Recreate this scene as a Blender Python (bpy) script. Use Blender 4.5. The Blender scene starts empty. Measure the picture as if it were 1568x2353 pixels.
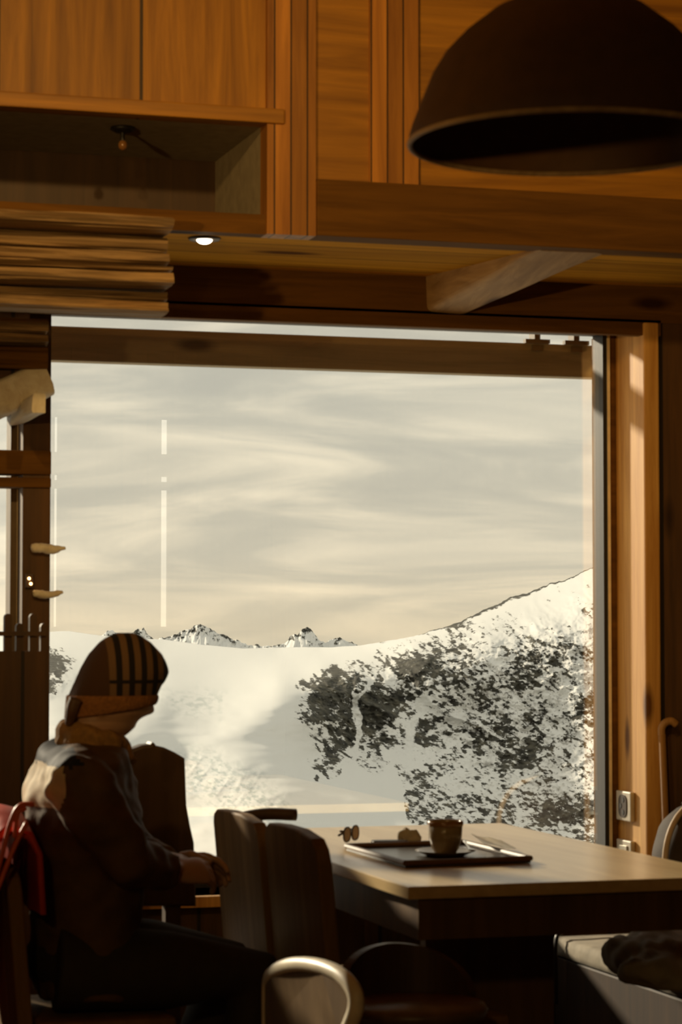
import bpy, bmesh, math, random
import numpy as np
from mathutils import Vector, Matrix, Euler

random.seed(7)
rng = np.random.default_rng(11)
scene = bpy.context.scene
COL = scene.collection
R = math.radians

# ------------------------------------------------------------------ camera
FPX, W, H = 5550.0, 1568.0, 2353.0
YAW, PITCH, EYE = R(16.9), R(2.74), 1.31
cam_d = bpy.data.cameras.new('camera')
cam = bpy.data.objects.new('camera', cam_d)
COL.objects.link(cam)
cam.location = (0, 0, EYE)
cam.rotation_euler = (R(90) + PITCH, 0, -YAW)
cam_d.sensor_fit = 'HORIZONTAL'
cam_d.sensor_width = 24.0
cam_d.lens = FPX / W * 24.0
cam_d.clip_start = 0.05
cam_d.clip_end = 60000
cam_d.dof.use_dof = True
cam_d.dof.focus_distance = 22.0
cam_d.dof.aperture_fstop = 11.0
scene.camera = cam

_F = Vector((math.sin(YAW) * math.cos(PITCH), math.cos(YAW) * math.cos(PITCH), math.sin(PITCH)))
_R = Vector((math.cos(YAW), -math.sin(YAW), 0))
_U = _R.cross(_F)

def ray(px, py):
    return _F * FPX + _R * (px - W / 2) + _U * (H / 2 - py)

def at(px, py, Y):
    """Point of the photo on the plane Y = const (parallel to the window wall)."""
    d = ray(px, py)
    t = Y / d.y
    return Vector((d.x * t, Y, EYE + d.z * t))

def onz(px, py, Z):
    d = ray(px, py)
    t = (Z - EYE) / d.z
    return Vector((d.x * t, d.y * t, Z))

def xz(px, py, Y):
    p = at(px, py, Y)
    return p.x, p.z

# ------------------------------------------------------------------ materials
def new_mat(name):
    m = bpy.data.materials.new(name)
    m.use_nodes = True
    nt = m.node_tree
    for n in list(nt.nodes):
        nt.nodes.remove(n)
    out = nt.nodes.new('ShaderNodeOutputMaterial')
    b = nt.nodes.new('ShaderNodeBsdfPrincipled')
    nt.links.new(b.outputs[0], out.inputs[0])
    return m, nt, b, out

def N(nt, t, **kw):
    n = nt.nodes.new(t)
    for k, v in kw.items():
        setattr(n, k, v)
    return n

def ramp(nt, stops):
    r = N(nt, 'ShaderNodeValToRGB')
    e = r.color_ramp.elements
    while len(e) < len(stops):
        e.new(0.5)
    for i, (p, c) in enumerate(stops):
        e[i].position = p
        e[i].color = (c[0], c[1], c[2], 1)
    return r

def math_node(nt, op, a, b=None, c=None):
    n = N(nt, 'ShaderNodeMath', operation=op)
    for i, v in enumerate((a, b, c)):
        if v is None:
            continue
        if isinstance(v, (int, float)):
            n.inputs[i].default_value = v
        else:
            nt.links.new(v, n.inputs[i])
    return n.outputs[0]

def plain(name, col, rough=0.6, metal=0.0, noise=0.15, nscale=30, spec=0.5, bump=0.0, sheen=0.0):
    m, nt, b, out = new_mat(name)
    tc = N(nt, 'ShaderNodeTexCoord')
    no = N(nt, 'ShaderNodeTexNoise')
    no.inputs['Scale'].default_value = nscale
    no.inputs['Detail'].default_value = 4
    nt.links.new(tc.outputs['Object'], no.inputs['Vector'])
    r = ramp(nt, [(0.25, [c * (1 - noise) for c in col]), (0.75, [min(1, c * (1 + noise)) for c in col])])
    nt.links.new(no.outputs['Fac'], r.inputs[0])
    nt.links.new(r.outputs[0], b.inputs['Base Color'])
    b.inputs['Roughness'].default_value = rough
    b.inputs['Metallic'].default_value = metal
    b.inputs['Specular IOR Level'].default_value = spec
    if sheen:
        b.inputs['Sheen Weight'].default_value = sheen
    if bump:
        bp = N(nt, 'ShaderNodeBump')
        bp.inputs['Strength'].default_value = bump
        bp.inputs['Distance'].default_value = 0.01
        nt.links.new(no.outputs['Fac'], bp.inputs['Height'])
        nt.links.new(bp.outputs[0], b.inputs['Normal'])
    return m

def wood(name, dark, light, axis='X', plank=0.0, plank_axis='Z', rough=0.45, scale=1.0, gap=0.03, knots=True, spec=0.5,
         rough_bump=0.15):
    """Boards: grain stretched along one axis, each board its own tone, dark joints, knots."""
    m, nt, b, out = new_mat(name)
    tc = N(nt, 'ShaderNodeTexCoord')
    sep = N(nt, 'ShaderNodeSeparateXYZ')
    nt.links.new(tc.outputs['Object'], sep.inputs[0])
    off = None
    if plank:
        q = math_node(nt, 'DIVIDE', sep.outputs[plank_axis], plank)
        idx = math_node(nt, 'FLOOR', q)
        fr = math_node(nt, 'FRACT', q)
        wn = N(nt, 'ShaderNodeTexWhiteNoise', noise_dimensions='1D')
        nt.links.new(idx, wn.inputs['W'])
        off = wn.outputs['Value']
    mp = N(nt, 'ShaderNodeMapping')
    sc = {'X': (1.6, 26, 26), 'Y': (26, 1.6, 26), 'Z': (26, 26, 1.6)}[axis]
    mp.inputs['Scale'].default_value = [s * scale for s in sc]
    nt.links.new(tc.outputs['Object'], mp.inputs['Vector'])
    if off is not None:
        cmb = N(nt, 'ShaderNodeCombineXYZ')
        o2 = math_node(nt, 'MULTIPLY', off, 40.0)
        for i in range(3):
            nt.links.new(o2, cmb.inputs[i])
        nt.links.new(cmb.outputs[0], mp.inputs['Location'])
    no = N(nt, 'ShaderNodeTexNoise')
    no.inputs['Scale'].default_value = 1.0
    no.inputs['Detail'].default_value = 6
    no.inputs['Roughness'].default_value = 0.65
    no.inputs['Distortion'].default_value = 0.6
    nt.links.new(mp.outputs[0], no.inputs['Vector'])
    r = ramp(nt, [(0.28, dark), (0.5, [(a + c) / 2 for a, c in zip(dark, light)]), (0.7, light)])
    nt.links.new(no.outputs['Fac'], r.inputs[0])
    colr = r.outputs[0]
    def mul(colour, fac):
        mx = N(nt, 'ShaderNodeMix', data_type='RGBA', blend_type='MULTIPLY')
        mx.inputs['Factor'].default_value = 1.0
        nt.links.new(colour, mx.inputs['A'])
        nt.links.new(fac, mx.inputs['B'])
        return mx.outputs['Result']
    if knots:
        mk = N(nt, 'ShaderNodeMapping')
        ks = {'X': (2.2, 7, 7), 'Y': (7, 2.2, 7), 'Z': (7, 7, 2.2)}[axis]
        mk.inputs['Scale'].default_value = [s * scale for s in ks]
        nt.links.new(tc.outputs['Object'], mk.inputs['Vector'])
        vo = N(nt, 'ShaderNodeTexVoronoi')
        vo.inputs['Scale'].default_value = 0.8
        nt.links.new(mk.outputs[0], vo.inputs['Vector'])
        kr = ramp(nt, [(0.06, (0.25, 0.18, 0.12)), (0.15, (1, 1, 1))])
        nt.links.new(vo.outputs['Distance'], kr.inputs[0])
        colr = mul(colr, kr.outputs[0])
    if plank:
        tone = math_node(nt, 'MULTIPLY_ADD', off, 0.5, 0.75)
        tcx = N(nt, 'ShaderNodeCombineXYZ')
        for i in range(3):
            nt.links.new(tone, tcx.inputs[i])
        colr = mul(colr, tcx.outputs[0])
        g = math_node(nt, 'COMPARE', fr, 0.5, 0.5 - gap)
        g2 = math_node(nt, 'MULTIPLY_ADD', g, 0.88, 0.12)
        gx = N(nt, 'ShaderNodeCombineXYZ')
        for i in range(3):
            nt.links.new(g2, gx.inputs[i])
        colr = mul(colr, gx.outputs[0])
    nt.links.new(colr, b.inputs['Base Color'])
    b.inputs['Roughness'].default_value = rough
    b.inputs['Specular IOR Level'].default_value = spec
    bp = N(nt, 'ShaderNodeBump')
    bp.inputs['Strength'].default_value = rough_bump
    bp.inputs['Distance'].default_value = 0.004
    nt.links.new(no.outputs['Fac'], bp.inputs['Height'])
    nt.links.new(bp.outputs[0], b.inputs['Normal'])
    return m

def emit(name, col, s):
    m, nt, b, out = new_mat(name)
    b.inputs['Base Color'].default_value = (*col, 1)
    b.inputs['Emission Color'].default_value = (*col, 1)
    b.inputs['Emission Strength'].default_value = s
    return m

M = {}
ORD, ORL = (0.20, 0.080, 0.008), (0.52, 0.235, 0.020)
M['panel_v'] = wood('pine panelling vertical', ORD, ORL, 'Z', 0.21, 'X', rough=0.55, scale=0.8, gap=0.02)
M['panel_h'] = wood('pine panelling lengthwise', ORD, ORL, 'X', 0.0, 'Z', rough=0.55, scale=0.7)
M['reflected_streaks'] = wood('pine boards for reflected streaks', (0.24, 0.09, 0.012), (0.56, 0.24, 0.035), 'Z', 0.045, 'X', rough=0.55, scale=0.8, gap=0.05, knots=False)
M['soffit'] = wood('pine ceiling boards', (0.40, 0.17, 0.012), (0.76, 0.38, 0.03), 'X', 0.19, 'Y', rough=0.9, spec=0.08, scale=0.7, gap=0.015)
M['lintel'] = wood('dark larch, also for light falloff', (0.09, 0.04, 0.007), (0.20, 0.09, 0.014), 'X', 0.0, 'Z', rough=0.8, spec=0.15)
M['dark_wood'] = wood('dark oak', (0.045, 0.02, 0.006), (0.11, 0.05, 0.014), 'Z', 0.16, 'X', rough=0.6)
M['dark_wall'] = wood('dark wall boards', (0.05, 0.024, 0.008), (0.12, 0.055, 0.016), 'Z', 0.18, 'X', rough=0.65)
M['floor'] = wood('floor boards', (0.05, 0.025, 0.01), (0.12, 0.06, 0.02), 'Y', 0.14, 'X', rough=0.5)
M['hewn'] = wood('rough hewn timber', (0.07, 0.04, 0.016), (0.50, 0.32, 0.14), 'X', 0.0, 'Z', rough=0.75, scale=1.2, rough_bump=0.9, knots=False)
M['pale_hewn'] = wood('pale reflected timber', (0.70, 0.60, 0.44), (0.95, 0.90, 0.76), 'Y', 0.0, 'Z', rough=0.8, scale=1.0, rough_bump=0.9)
M['rafter'] = wood('grey brown rafter', (0.26, 0.15, 0.06), (0.56, 0.37, 0.18), 'Y', 0.0, 'Z', rough=0.7, scale=0.9, rough_bump=0.5)
M['reveal'] = wood('honey pine post', (0.52, 0.23, 0.045), (0.86, 0.50, 0.15), 'Z', 0.0, 'X', rough=0.5, scale=1.1)
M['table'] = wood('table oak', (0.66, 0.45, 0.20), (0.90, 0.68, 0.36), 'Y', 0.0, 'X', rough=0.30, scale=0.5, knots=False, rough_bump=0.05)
_b = [n for n in M['table'].node_tree.nodes if n.type == 'BSDF_PRINCIPLED'][0]
_b.inputs['Coat Weight'].default_value = 0.15
_b.inputs['Coat Roughness'].default_value = 0.16
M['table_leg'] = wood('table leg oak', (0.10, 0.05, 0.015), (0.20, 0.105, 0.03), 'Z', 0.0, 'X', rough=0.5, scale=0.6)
M['chair'] = wood('chair pine', (0.16, 0.085, 0.028), (0.34, 0.20, 0.075), 'Z', 0.0, 'X', rough=0.62, spec=0.25, scale=0.6, knots=False)
M['chair_dark'] = wood('dark chair wood', (0.045, 0.022, 0.008), (0.10, 0.05, 0.018), 'Z', 0.0, 'X', rough=0.5, scale=0.6, knots=False)
M['ply'] = wood('beech plywood', (0.12, 0.07, 0.028), (0.24, 0.15, 0.07), 'Z', 0.0, 'X', rough=0.4, scale=0.5, knots=False)
M['ply_edge'] = plain('pale plywood edge', (0.85, 0.74, 0.54), 0.45)
M['grey_niche'] = plain('grey niche lining', (0.36, 0.30, 0.20), 0.8)
M['black'] = plain('black frame', (0.012, 0.010, 0.010), 0.5)
M['brown_frame'] = plain('brown window frame', (0.13, 0.08, 0.035), 0.5)
M['bead'] = plain('pale glazing bead', (0.85, 0.72, 0.50), 0.4)
M['metal'] = plain('brushed metal', (0.55, 0.50, 0.42), 0.3, metal=0.9)
M['plate'] = plain('satin metal plate', (0.62, 0.56, 0.47), 0.4, metal=0.3)
M['dark_plastic'] = plain('dark plastic', (0.05, 0.03, 0.02), 0.4)
M['shade'] = plain('brown lamp shade', (0.10, 0.045, 0.012), 0.7)
M['shade_in'] = plain('brown shade lining', (0.13, 0.06, 0.016), 0.7)
M['skin'] = plain('skin', (0.55, 0.32, 0.19), 0.5, noise=0.06)
M['hair'] = plain('brown hair', (0.10, 0.05, 0.02), 0.6)
M['red'] = plain('red jacket cloth', (0.62, 0.055, 0.018), 0.55, noise=0.2, nscale=12)
M['red_trim'] = plain('bright red piping', (0.90, 0.16, 0.06), 0.4, noise=0.1)
M['jacket'] = plain('brown jacket cloth', (0.12, 0.062, 0.020), 0.75, noise=0.25, nscale=25, bump=0.3)
M['jacket_dark'] = plain('navy black cloth', (0.012, 0.012, 0.018), 0.8)
M['tan'] = plain('tan panel cloth', (0.62, 0.50, 0.32), 0.8, noise=0.2)
M['scarf'] = plain('mustard scarf', (0.36, 0.19, 0.05), 0.85, noise=0.35, nscale=60, bump=0.6)
M['trousers'] = plain('dark trousers', (0.04, 0.03, 0.02), 0.8)
M['porcelain'] = plain('cream porcelain', (0.24, 0.17, 0.09), 0.22, noise=0.08)
M['tray'] = plain('dark tray', (0.06, 0.045, 0.03), 0.3)
M['paper'] = plain('white paper', (0.85, 0.82, 0.74), 0.6, noise=0.04)
M['steel'] = plain('steel cutlery', (0.5, 0.46, 0.4), 0.2, metal=1.0)
M['dark_leather'] = plain('dark leather', (0.035, 0.022, 0.014), 0.45)
M['brown_leather'] = plain('brown leather', (0.16, 0.085, 0.035), 0.4)
M['cushion'] = plain('grey cloth', (0.42, 0.36, 0.27), 0.85, noise=0.25, nscale=14, bump=0.4)
M['pack'] = plain('brown rucksack cloth', (0.05, 0.03, 0.017), 0.8, noise=0.3, nscale=18)
M['pack_rim'] = plain('tan rucksack piping', (0.62, 0.45, 0.28), 0.6)
M['stick'] = wood('walking stick wood', (0.25, 0.12, 0.03), (0.5, 0.26, 0.08), 'Z', rough=0.5, knots=False)
M['lamp_on'] = emit('lit lamp', (1.0, 0.86, 0.62), 14.0)
M['bulb'] = emit('tiny bulb', (1.0, 0.55, 0.2), 10.0)
M['eave'] = wood('weathered eave board', (0.22, 0.17, 0.10), (0.42, 0.33, 0.20), 'X', 0.0, 'Z', rough=0.7)
M['glass_amber'] = plain('amber jar', (0.22, 0.10, 0.03), 0.15)

# coated window glass: lets most light through, mirrors a fifth
def glass_mat(name, refl):
    m = bpy.data.materials.new(name)
    m.use_nodes = True
    nt = m.node_tree
    for n in list(nt.nodes):
        nt.nodes.remove(n)
    out = N(nt, 'ShaderNodeOutputMaterial')
    t = N(nt, 'ShaderNodeBsdfTransparent')
    t.inputs[0].default_value = (0.97, 0.97, 0.955, 1)
    g = N(nt, 'ShaderNodeBsdfGlossy')
    g.inputs['Roughness'].default_value = 0.0
    g.inputs['Color'].default_value = (1, 1, 1, 1)
    mx = N(nt, 'ShaderNodeMixShader')
    mx.inputs[0].default_value = refl
    nt.links.new(t.outputs[0], mx.inputs[1])
    nt.links.new(g.outputs[0], mx.inputs[2])
    nt.links.new(mx.outputs[0], out.inputs[0])
    return m
M['glass'] = glass_mat('coated window glass', 0.16)
M['glass_side'] = glass_mat('clear window glass', 0.06)

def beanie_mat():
    m, nt, b, out = new_mat('knit with railing reflection')  # stripes are a reflected railing put into the knit colour
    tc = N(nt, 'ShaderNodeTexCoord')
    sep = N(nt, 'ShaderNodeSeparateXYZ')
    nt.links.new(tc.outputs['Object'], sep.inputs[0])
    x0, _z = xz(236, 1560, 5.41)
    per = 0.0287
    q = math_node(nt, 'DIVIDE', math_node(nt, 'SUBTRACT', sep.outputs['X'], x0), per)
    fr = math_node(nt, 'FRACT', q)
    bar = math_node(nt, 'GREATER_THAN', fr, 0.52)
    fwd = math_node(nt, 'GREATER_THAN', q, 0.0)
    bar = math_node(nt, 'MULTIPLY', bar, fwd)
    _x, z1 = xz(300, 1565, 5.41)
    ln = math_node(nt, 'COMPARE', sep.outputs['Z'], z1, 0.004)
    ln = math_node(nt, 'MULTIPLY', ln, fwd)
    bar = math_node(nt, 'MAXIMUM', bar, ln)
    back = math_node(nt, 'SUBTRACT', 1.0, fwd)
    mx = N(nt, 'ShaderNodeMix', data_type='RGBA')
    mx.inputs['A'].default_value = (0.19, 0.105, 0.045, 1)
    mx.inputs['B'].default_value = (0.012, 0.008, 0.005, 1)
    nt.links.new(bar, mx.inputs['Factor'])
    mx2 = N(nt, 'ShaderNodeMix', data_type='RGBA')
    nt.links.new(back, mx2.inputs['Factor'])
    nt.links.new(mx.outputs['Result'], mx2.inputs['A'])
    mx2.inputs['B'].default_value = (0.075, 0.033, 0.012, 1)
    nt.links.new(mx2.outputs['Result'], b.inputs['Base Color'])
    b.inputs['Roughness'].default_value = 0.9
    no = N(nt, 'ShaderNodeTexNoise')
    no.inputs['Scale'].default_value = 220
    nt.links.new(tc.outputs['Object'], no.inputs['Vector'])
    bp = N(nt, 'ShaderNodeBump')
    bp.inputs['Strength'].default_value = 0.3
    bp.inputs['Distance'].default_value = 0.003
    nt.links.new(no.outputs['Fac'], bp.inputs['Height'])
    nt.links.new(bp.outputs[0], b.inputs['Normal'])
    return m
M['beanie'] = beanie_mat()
M['band'] = plain('knit band with plank reflection', (0.30, 0.125, 0.03), 0.9, noise=0.3, nscale=120, bump=0.5)  # rust colour stands in for planks reflected across the head

# ------------------------------------------------------------------ object helpers
def obj(name, bm, mat, parent=None, smooth=False):
    me = bpy.data.meshes.new(name)
    bmesh.ops.recalc_face_normals(bm, faces=bm.faces)
    bm.to_mesh(me)
    bm.free()
    if mat is not None:
        me.materials.append(mat)
    if smooth:
        for p in me.polygons:
            p.use_smooth = True
    o = bpy.data.objects.new(name, me)
    COL.objects.link(o)
    if parent is not None:
        o.parent = parent
        o.matrix_parent_inverse = Matrix.Identity(4)
    return o

def thing(name, label, cat, loc=(0, 0, 0), rz=0, group=None):
    o = bpy.data.objects.new(name, None)
    COL.objects.link(o)
    o.empty_display_size = 0.1
    o.location = loc
    o.rotation_euler = (0, 0, rz)
    o['label'] = label
    o['category'] = cat
    if group:
        o['group'] = group
    return o

def tag(o, label, cat, group=None):
    o['label'] = label
    o['category'] = cat
    if group:
        o['group'] = group
    return o

def struct(name, bm, mat, parent=None, smooth=False):
    o = obj(name, bm, mat, parent, smooth)
    if parent is None:
        o['kind'] = 'structure'
    return o

def dup(root, loc, rz, label=None):
    r = root.copy()
    COL.objects.link(r)
    r.location = loc
    r.rotation_euler = (0, 0, rz)
    if label:
        r['label'] = label
    for ch in list(root.children):
        c = ch.copy()
        COL.objects.link(c)
        c.parent = r
        for g in ch.children:
            d = g.copy()
            COL.objects.link(d)
            d.parent = c
    return r

def bx(bm, x0, x1, y0, y1, z0, z1, bev=0.0, seg=2):
    b2 = bmesh.new()
    bmesh.ops.create_cube(b2, size=1)
    for v in b2.verts:
        v.co = Vector(((x0 + x1) / 2 + v.co.x * (x1 - x0), (y0 + y1) / 2 + v.co.y * (y1 - y0), (z0 + z1) / 2 + v.co.z * (z1 - z0)))
    if bev:
        bmesh.ops.bevel(b2, geom=list(b2.edges), offset=bev, segments=seg, profile=0.6, affect='EDGES')
    merge(bm, b2)
    return bm

def merge(bm, b2):
    me = bpy.data.meshes.new('tmp')
    b2.to_mesh(me)
    b2.free()
    bm.from_mesh(me)
    bpy.data.meshes.remove(me)

def box(*a, bev=0.0):
    bm = bmesh.new()
    return bx(bm, *a, bev=bev)

def loft(rings, cap=True, closed=True):
    bm = bmesh.new()
    vs = [[bm.verts.new(p) for p in r] for r in rings]
    n = len(rings[0])
    for a, b in zip(vs, vs[1:]):
        for i in range(n if closed else n - 1):
            j = (i + 1) % n
            bm.faces.new((a[i], a[j], b[j], b[i]))
    if cap and closed:
        bm.faces.new(list(reversed(vs[0])))
        bm.faces.new(vs[-1])
    return bm

def lathe(profile, n=40, c=(0, 0, 0), cap=False):
    rings = [[(c[0] + r * math.cos(2 * math.pi * i / n), c[1] + r * math.sin(2 * math.pi * i / n), c[2] + z) for i in range(n)] for r, z in profile]
    return loft(rings, cap)

def tube(path, rad, n=12, flat=1.0, cap=True):
    """Tapered tube along a polyline; rad is a number or one per point."""
    pts = [Vector(p) for p in path]
    if isinstance(rad, (int, float)):
        rad = [rad] * len(pts)
    rings = []
    up = Vector((0, 0, 1))
    prev = None
    for i, p in enumerate(pts):
        t = (pts[min(i + 1, len(pts) - 1)] - pts[max(i - 1, 0)]).normalized()
        if prev is None:
            a = up.cross(t)
            if a.length < 0.1:
                a = Vector((1, 0, 0)).cross(t)
            a.normalize()
        else:
            a = (prev - t * prev.dot(t)).normalized()
        prev = a
        b = t.cross(a)
        rings.append([p + (a * math.cos(2 * math.pi * k / n) + b * math.sin(2 * math.pi * k / n) * flat) * rad[i] for k in range(n)])
    return loft(rings, cap)

def smooth_path(pts, n=8):
    """Catmull-Rom through points."""
    P = [Vector(p) for p in pts]
    P = [P[0] * 2 - P[1]] + P + [P[-1] * 2 - P[-2]]
    out = []
    for i in range(1, len(P) - 2):
        for k in range(n):
            t = k / n
            a, b, c, d = P[i - 1], P[i], P[i + 1], P[i + 2]
            out.append(0.5 * ((2 * b) + (c - a) * t + (2 * a - 5 * b + 4 * c - d) * t * t + (3 * b - a - 3 * c + d) * t ** 3))
    out.append(P[-2])
    return out

def prism(outline, axis, lo, hi, bev=0.0, seg=3):
    """Closed outline (pairs) extruded along 'X' or 'Y' or 'Z'."""
    bm = bmesh.new()
    def p3(a, b, t):
        return {'X': (t, a, b), 'Y': (a, t, b), 'Z': (a, b, t)}[axis]
    lov = [bm.verts.new(p3(a, b, lo)) for a, b in outline]
    hiv = [bm.verts.new(p3(a, b, hi)) for a, b in outline]
    n = len(outline)
    bm.faces.new(lov)
    bm.faces.new(list(reversed(hiv)))
    rim = []
    for i in range(n):
        j = (i + 1) % n
        bm.faces.new((lov[i], hiv[i], hiv[j], lov[j]))
    bmesh.ops.recalc_face_normals(bm, faces=bm.faces)
    if bev:
        es = [e for e in bm.edges if (e.verts[0] in lov and e.verts[1] in lov) or (e.verts[0] in hiv and e.verts[1] in hiv)]
        bmesh.ops.bevel(bm, geom=es, offset=bev, segments=seg, profile=0.5, affect='EDGES')
    return bm

def ellipsoid(c, r, rot=None, u=24, v=16):
    bm = bmesh.new()
    bmesh.ops.create_uvsphere(bm, u_segments=u, v_segments=v, radius=1)
    m = Matrix.Diagonal((*r, 1))
    if rot is not None:
        m = rot.to_matrix().to_4x4() @ m
    m = Matrix.Translation(c) @ m
    bmesh.ops.transform(bm, matrix=m, verts=bm.verts)
    return bm

def remesh(bms, voxel, smooth_iter=4, smooth_fac=0.5):
    """Union of closed shapes as one continuous surface, returned as a bmesh."""
    bm = bmesh.new()
    for b in bms:
        merge(bm, b)
    bmesh.ops.recalc_face_normals(bm, faces=bm.faces)
    me = bpy.data.meshes.new('tmp')
    bm.to_mesh(me)
    bm.free()
    o = bpy.data.objects.new('tmp', me)
    COL.objects.link(o)
    md = o.modifiers.new('r', 'REMESH')
    md.mode = 'VOXEL'
    md.voxel_size = voxel
    if smooth_iter:
        s = o.modifiers.new('s', 'SMOOTH')
        s.iterations = smooth_iter
        s.factor = smooth_fac
    dg = bpy.context.evaluated_depsgraph_get()
    ev = o.evaluated_get(dg)
    out = bmesh.new()
    em = ev.to_mesh()
    out.from_mesh(em)
    ev.to_mesh_clear()
    bpy.data.objects.remove(o)
    bpy.data.meshes.remove(me)
    return out

def noise3(p, s, seed=0):
    from mathutils import noise as nz
    return nz.noise(Vector(p) * s + Vector((seed * 7.3, seed * 3.1, seed * 11.7)))

def wrinkle(bm, amp, s, seed=0, axis_scale=(1, 1, 1)):
    bm.normal_update()
    for v in bm.verts:
        q = Vector((v.co.x * axis_scale[0], v.co.y * axis_scale[1], v.co.z * axis_scale[2]))
        v.co += v.normal * amp * (noise3(q, s, seed) + 0.5 * noise3(q, s * 2.1, seed + 1))
    return bm

# ------------------------------------------------------------------ room shell
YG = 6.95          # glass plane
YW = 6.72          # inner face of the window wall
YO = 7.06          # outer face
YB = 6.10          # face of the bulkhead above
XL, XR, YBK = -2.6, 4.6, -2.6
ZC = 3.25

wx0 = at(107, 1200, YG).x
wx1 = at(1379, 1200, YG).x
wtop = at(740, 745, YG).z
wbot = 0.55
rev_x = at(1415, 1200, YG - 0.02).x
w2x1 = at(19, 1200, YG).x
w2x0 = 0.84  # left edge is out of view, placed to shape the sunlight
w3x0, w3x1, w3top = -1.5, 0.44, 2.34  # edges of the added window, placed to steer the sun
w2top = at(10, 955, YG).z
ZS = at(900, 632, YW).z          # ceiling by the window

struct('floor', box(XL, XR, YBK, YO, -0.06, 0.0), M['floor'])
struct('ceiling', box(XL, XR, YBK, YO, ZC, ZC + 0.08), M['panel_h'])
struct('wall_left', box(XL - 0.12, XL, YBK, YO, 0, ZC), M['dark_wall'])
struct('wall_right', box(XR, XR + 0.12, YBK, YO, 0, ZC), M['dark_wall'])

# window wall, built around its two openings
bm = bmesh.new()
bx(bm, XL, w3x0, YW, YO, 0, ZS + 0.1)
bx(bm, w3x1, w2x0 - 0.05, YW, YO, 0, ZS + 0.1)
bx(bm, w3x0, w3x1, YW, YO, 0, wbot)
bx(bm, w3x0, w3x1, YW, YO, w3top, ZS + 0.1)
bx(bm, w2x0 - 0.05, wx0, YW, YO, 0, wbot)
bx(bm, w2x1 + 0.02, wx0 - 0.012, YW + 0.1, YO, wbot, wtop)
bx(bm, w2x0 - 0.05, w2x1 + 0.02, YW, YO, w2top + 0.015, wtop)
bx(bm, wx0, rev_x + 0.012, YW, YO, 0, wbot)
bx(bm, rev_x + 0.012, XR, YW, YO, 0, ZS + 0.1)
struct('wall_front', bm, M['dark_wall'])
bm = box(w2x0 - 0.05, XR, YW - 0.004, YO, wtop + 0.012, ZS + 0.02)
lip0, lip1 = at(110, 721, YW).z, at(1375, 765, YW).z
bx(bm, w2x0 - 0.05, rev_x + 0.06, YW - 0.004, YW + 0.03, (lip0 + lip1) / 2, wtop + 0.02)
struct('trim_1', bm, M['lintel'])     # lintel over both windows

# main window
w1 = bpy.data.objects.new('window_1', None)
COL.objects.link(w1)
w1['kind'] = 'structure'
bm = bmesh.new()
bx(bm, wx0 - 0.03, wx1 + 0.05, YG - 0.03, YG + 0.05, wtop, wtop + 0.02)
bx(bm, wx0 - 0.03, wx1 + 0.05, YG - 0.03, YG + 0.05, wbot, wbot + 0.05)
bx(bm, wx0 - 0.012, wx0, YG - 0.03, YG + 0.05, wbot, wtop)
bx(bm, wx1, wx1 + 0.013, YG - 0.03, YG + 0.05, wbot, wtop)
obj('window_frame', bm, M['black'], w1)
obj('glazing_bead', box(wx1 + 0.013, wx1 + 0.022, YG - 0.035, YG + 0.02, wbot, wtop), M['bead'], w1)
obj('jamb', box(wx1 + 0.022, rev_x + 0.012, YG - 0.025, YO, wbot, wtop), M['lintel'], w1)
obj('pane', box(wx0 - 0.005, wx1 + 0.005, YG, YG + 0.006, wbot + 0.03, wtop + 0.005), M['glass'], w1)
obj('window_sill', box(wx0, rev_x, YW - 0.03, YG - 0.01, wbot - 0.03, wbot), M['reveal'], w1)
# timber lining of the right-hand reveal
bm = box(rev_x, rev_x + 0.05, YW - 0.012, YG - 0.025, wbot, wtop + 0.012, bev=0.006)
post = struct('trim_2', bm, M['reveal'])

# reflected window at the left edge, built as a real side window
w2 = bpy.data.objects.new('window_reflected', None)
COL.objects.link(w2)
w2['kind'] = 'structure'
bm = bmesh.new()
bx(bm, w2x0 - 0.05, w2x1, YG - 0.03, YG + 0.04, wbot, wbot + 0.05)
bx(bm, w2x0 - 0.05, w2x1, YG - 0.03, YG + 0.04, w2top, w2top + 0.015)
bx(bm, w2x0 - 0.05, w2x0, YG - 0.03, YG + 0.04, wbot, w2top)
bx(bm, w2x1, w2x1 + 0.018, YG - 0.04, YG + 0.04, wbot, w2top)
obj('window_frame', bm, M['brown_frame'], w2)  # frame of the reflected window
obj('glazing_bead', box(w2x1 + 0.018, w2x1 + 0.022, YG - 0.045, YG + 0.02, wbot, w2top), M['bead'], w2)
bm = bmesh.new()
for a, b in ((1036, 1091), (1098, 1121)):
    bx(bm, w2x0, w2x1 + 0.1, YG - 0.14, YG - 0.05, at(10, b, YG - 0.1).z, at(10, a, YG - 0.1).z, bev=0.004)
obj('reflected_crossbar', bm, M['lintel'], w2)
obj('pane', box(w2x0, w2x1 + 0.002, YG, YG + 0.006, wbot, w2top), M['glass_side'], w2)  # pane of the reflected window

# added window, out of view at the left, to let the low sun in
w3 = bpy.data.objects.new('window_added', None)
COL.objects.link(w3)
w3['kind'] = 'structure'
bm = bmesh.new()
bx(bm, w3x0, w3x1, YG - 0.03, YG + 0.04, wbot, wbot + 0.04)
bx(bm, w3x0, w3x1, YG - 0.03, YG + 0.04, w3top - 0.03, w3top)
bx(bm, w3x0, w3x0 + 0.04, YG - 0.03, YG + 0.04, wbot, w3top)
bx(bm, w3x1 - 0.03, w3x1, YG - 0.03, YG + 0.04, wbot, w3top)
obj('window_frame', bm, M['brown_frame'], w3)  # frame of the added window
obj('pane', box(w3x0, w3x1, YG, YG + 0.006, wbot, w3top), M['glass_side'], w3)  # pane of the added window

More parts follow.
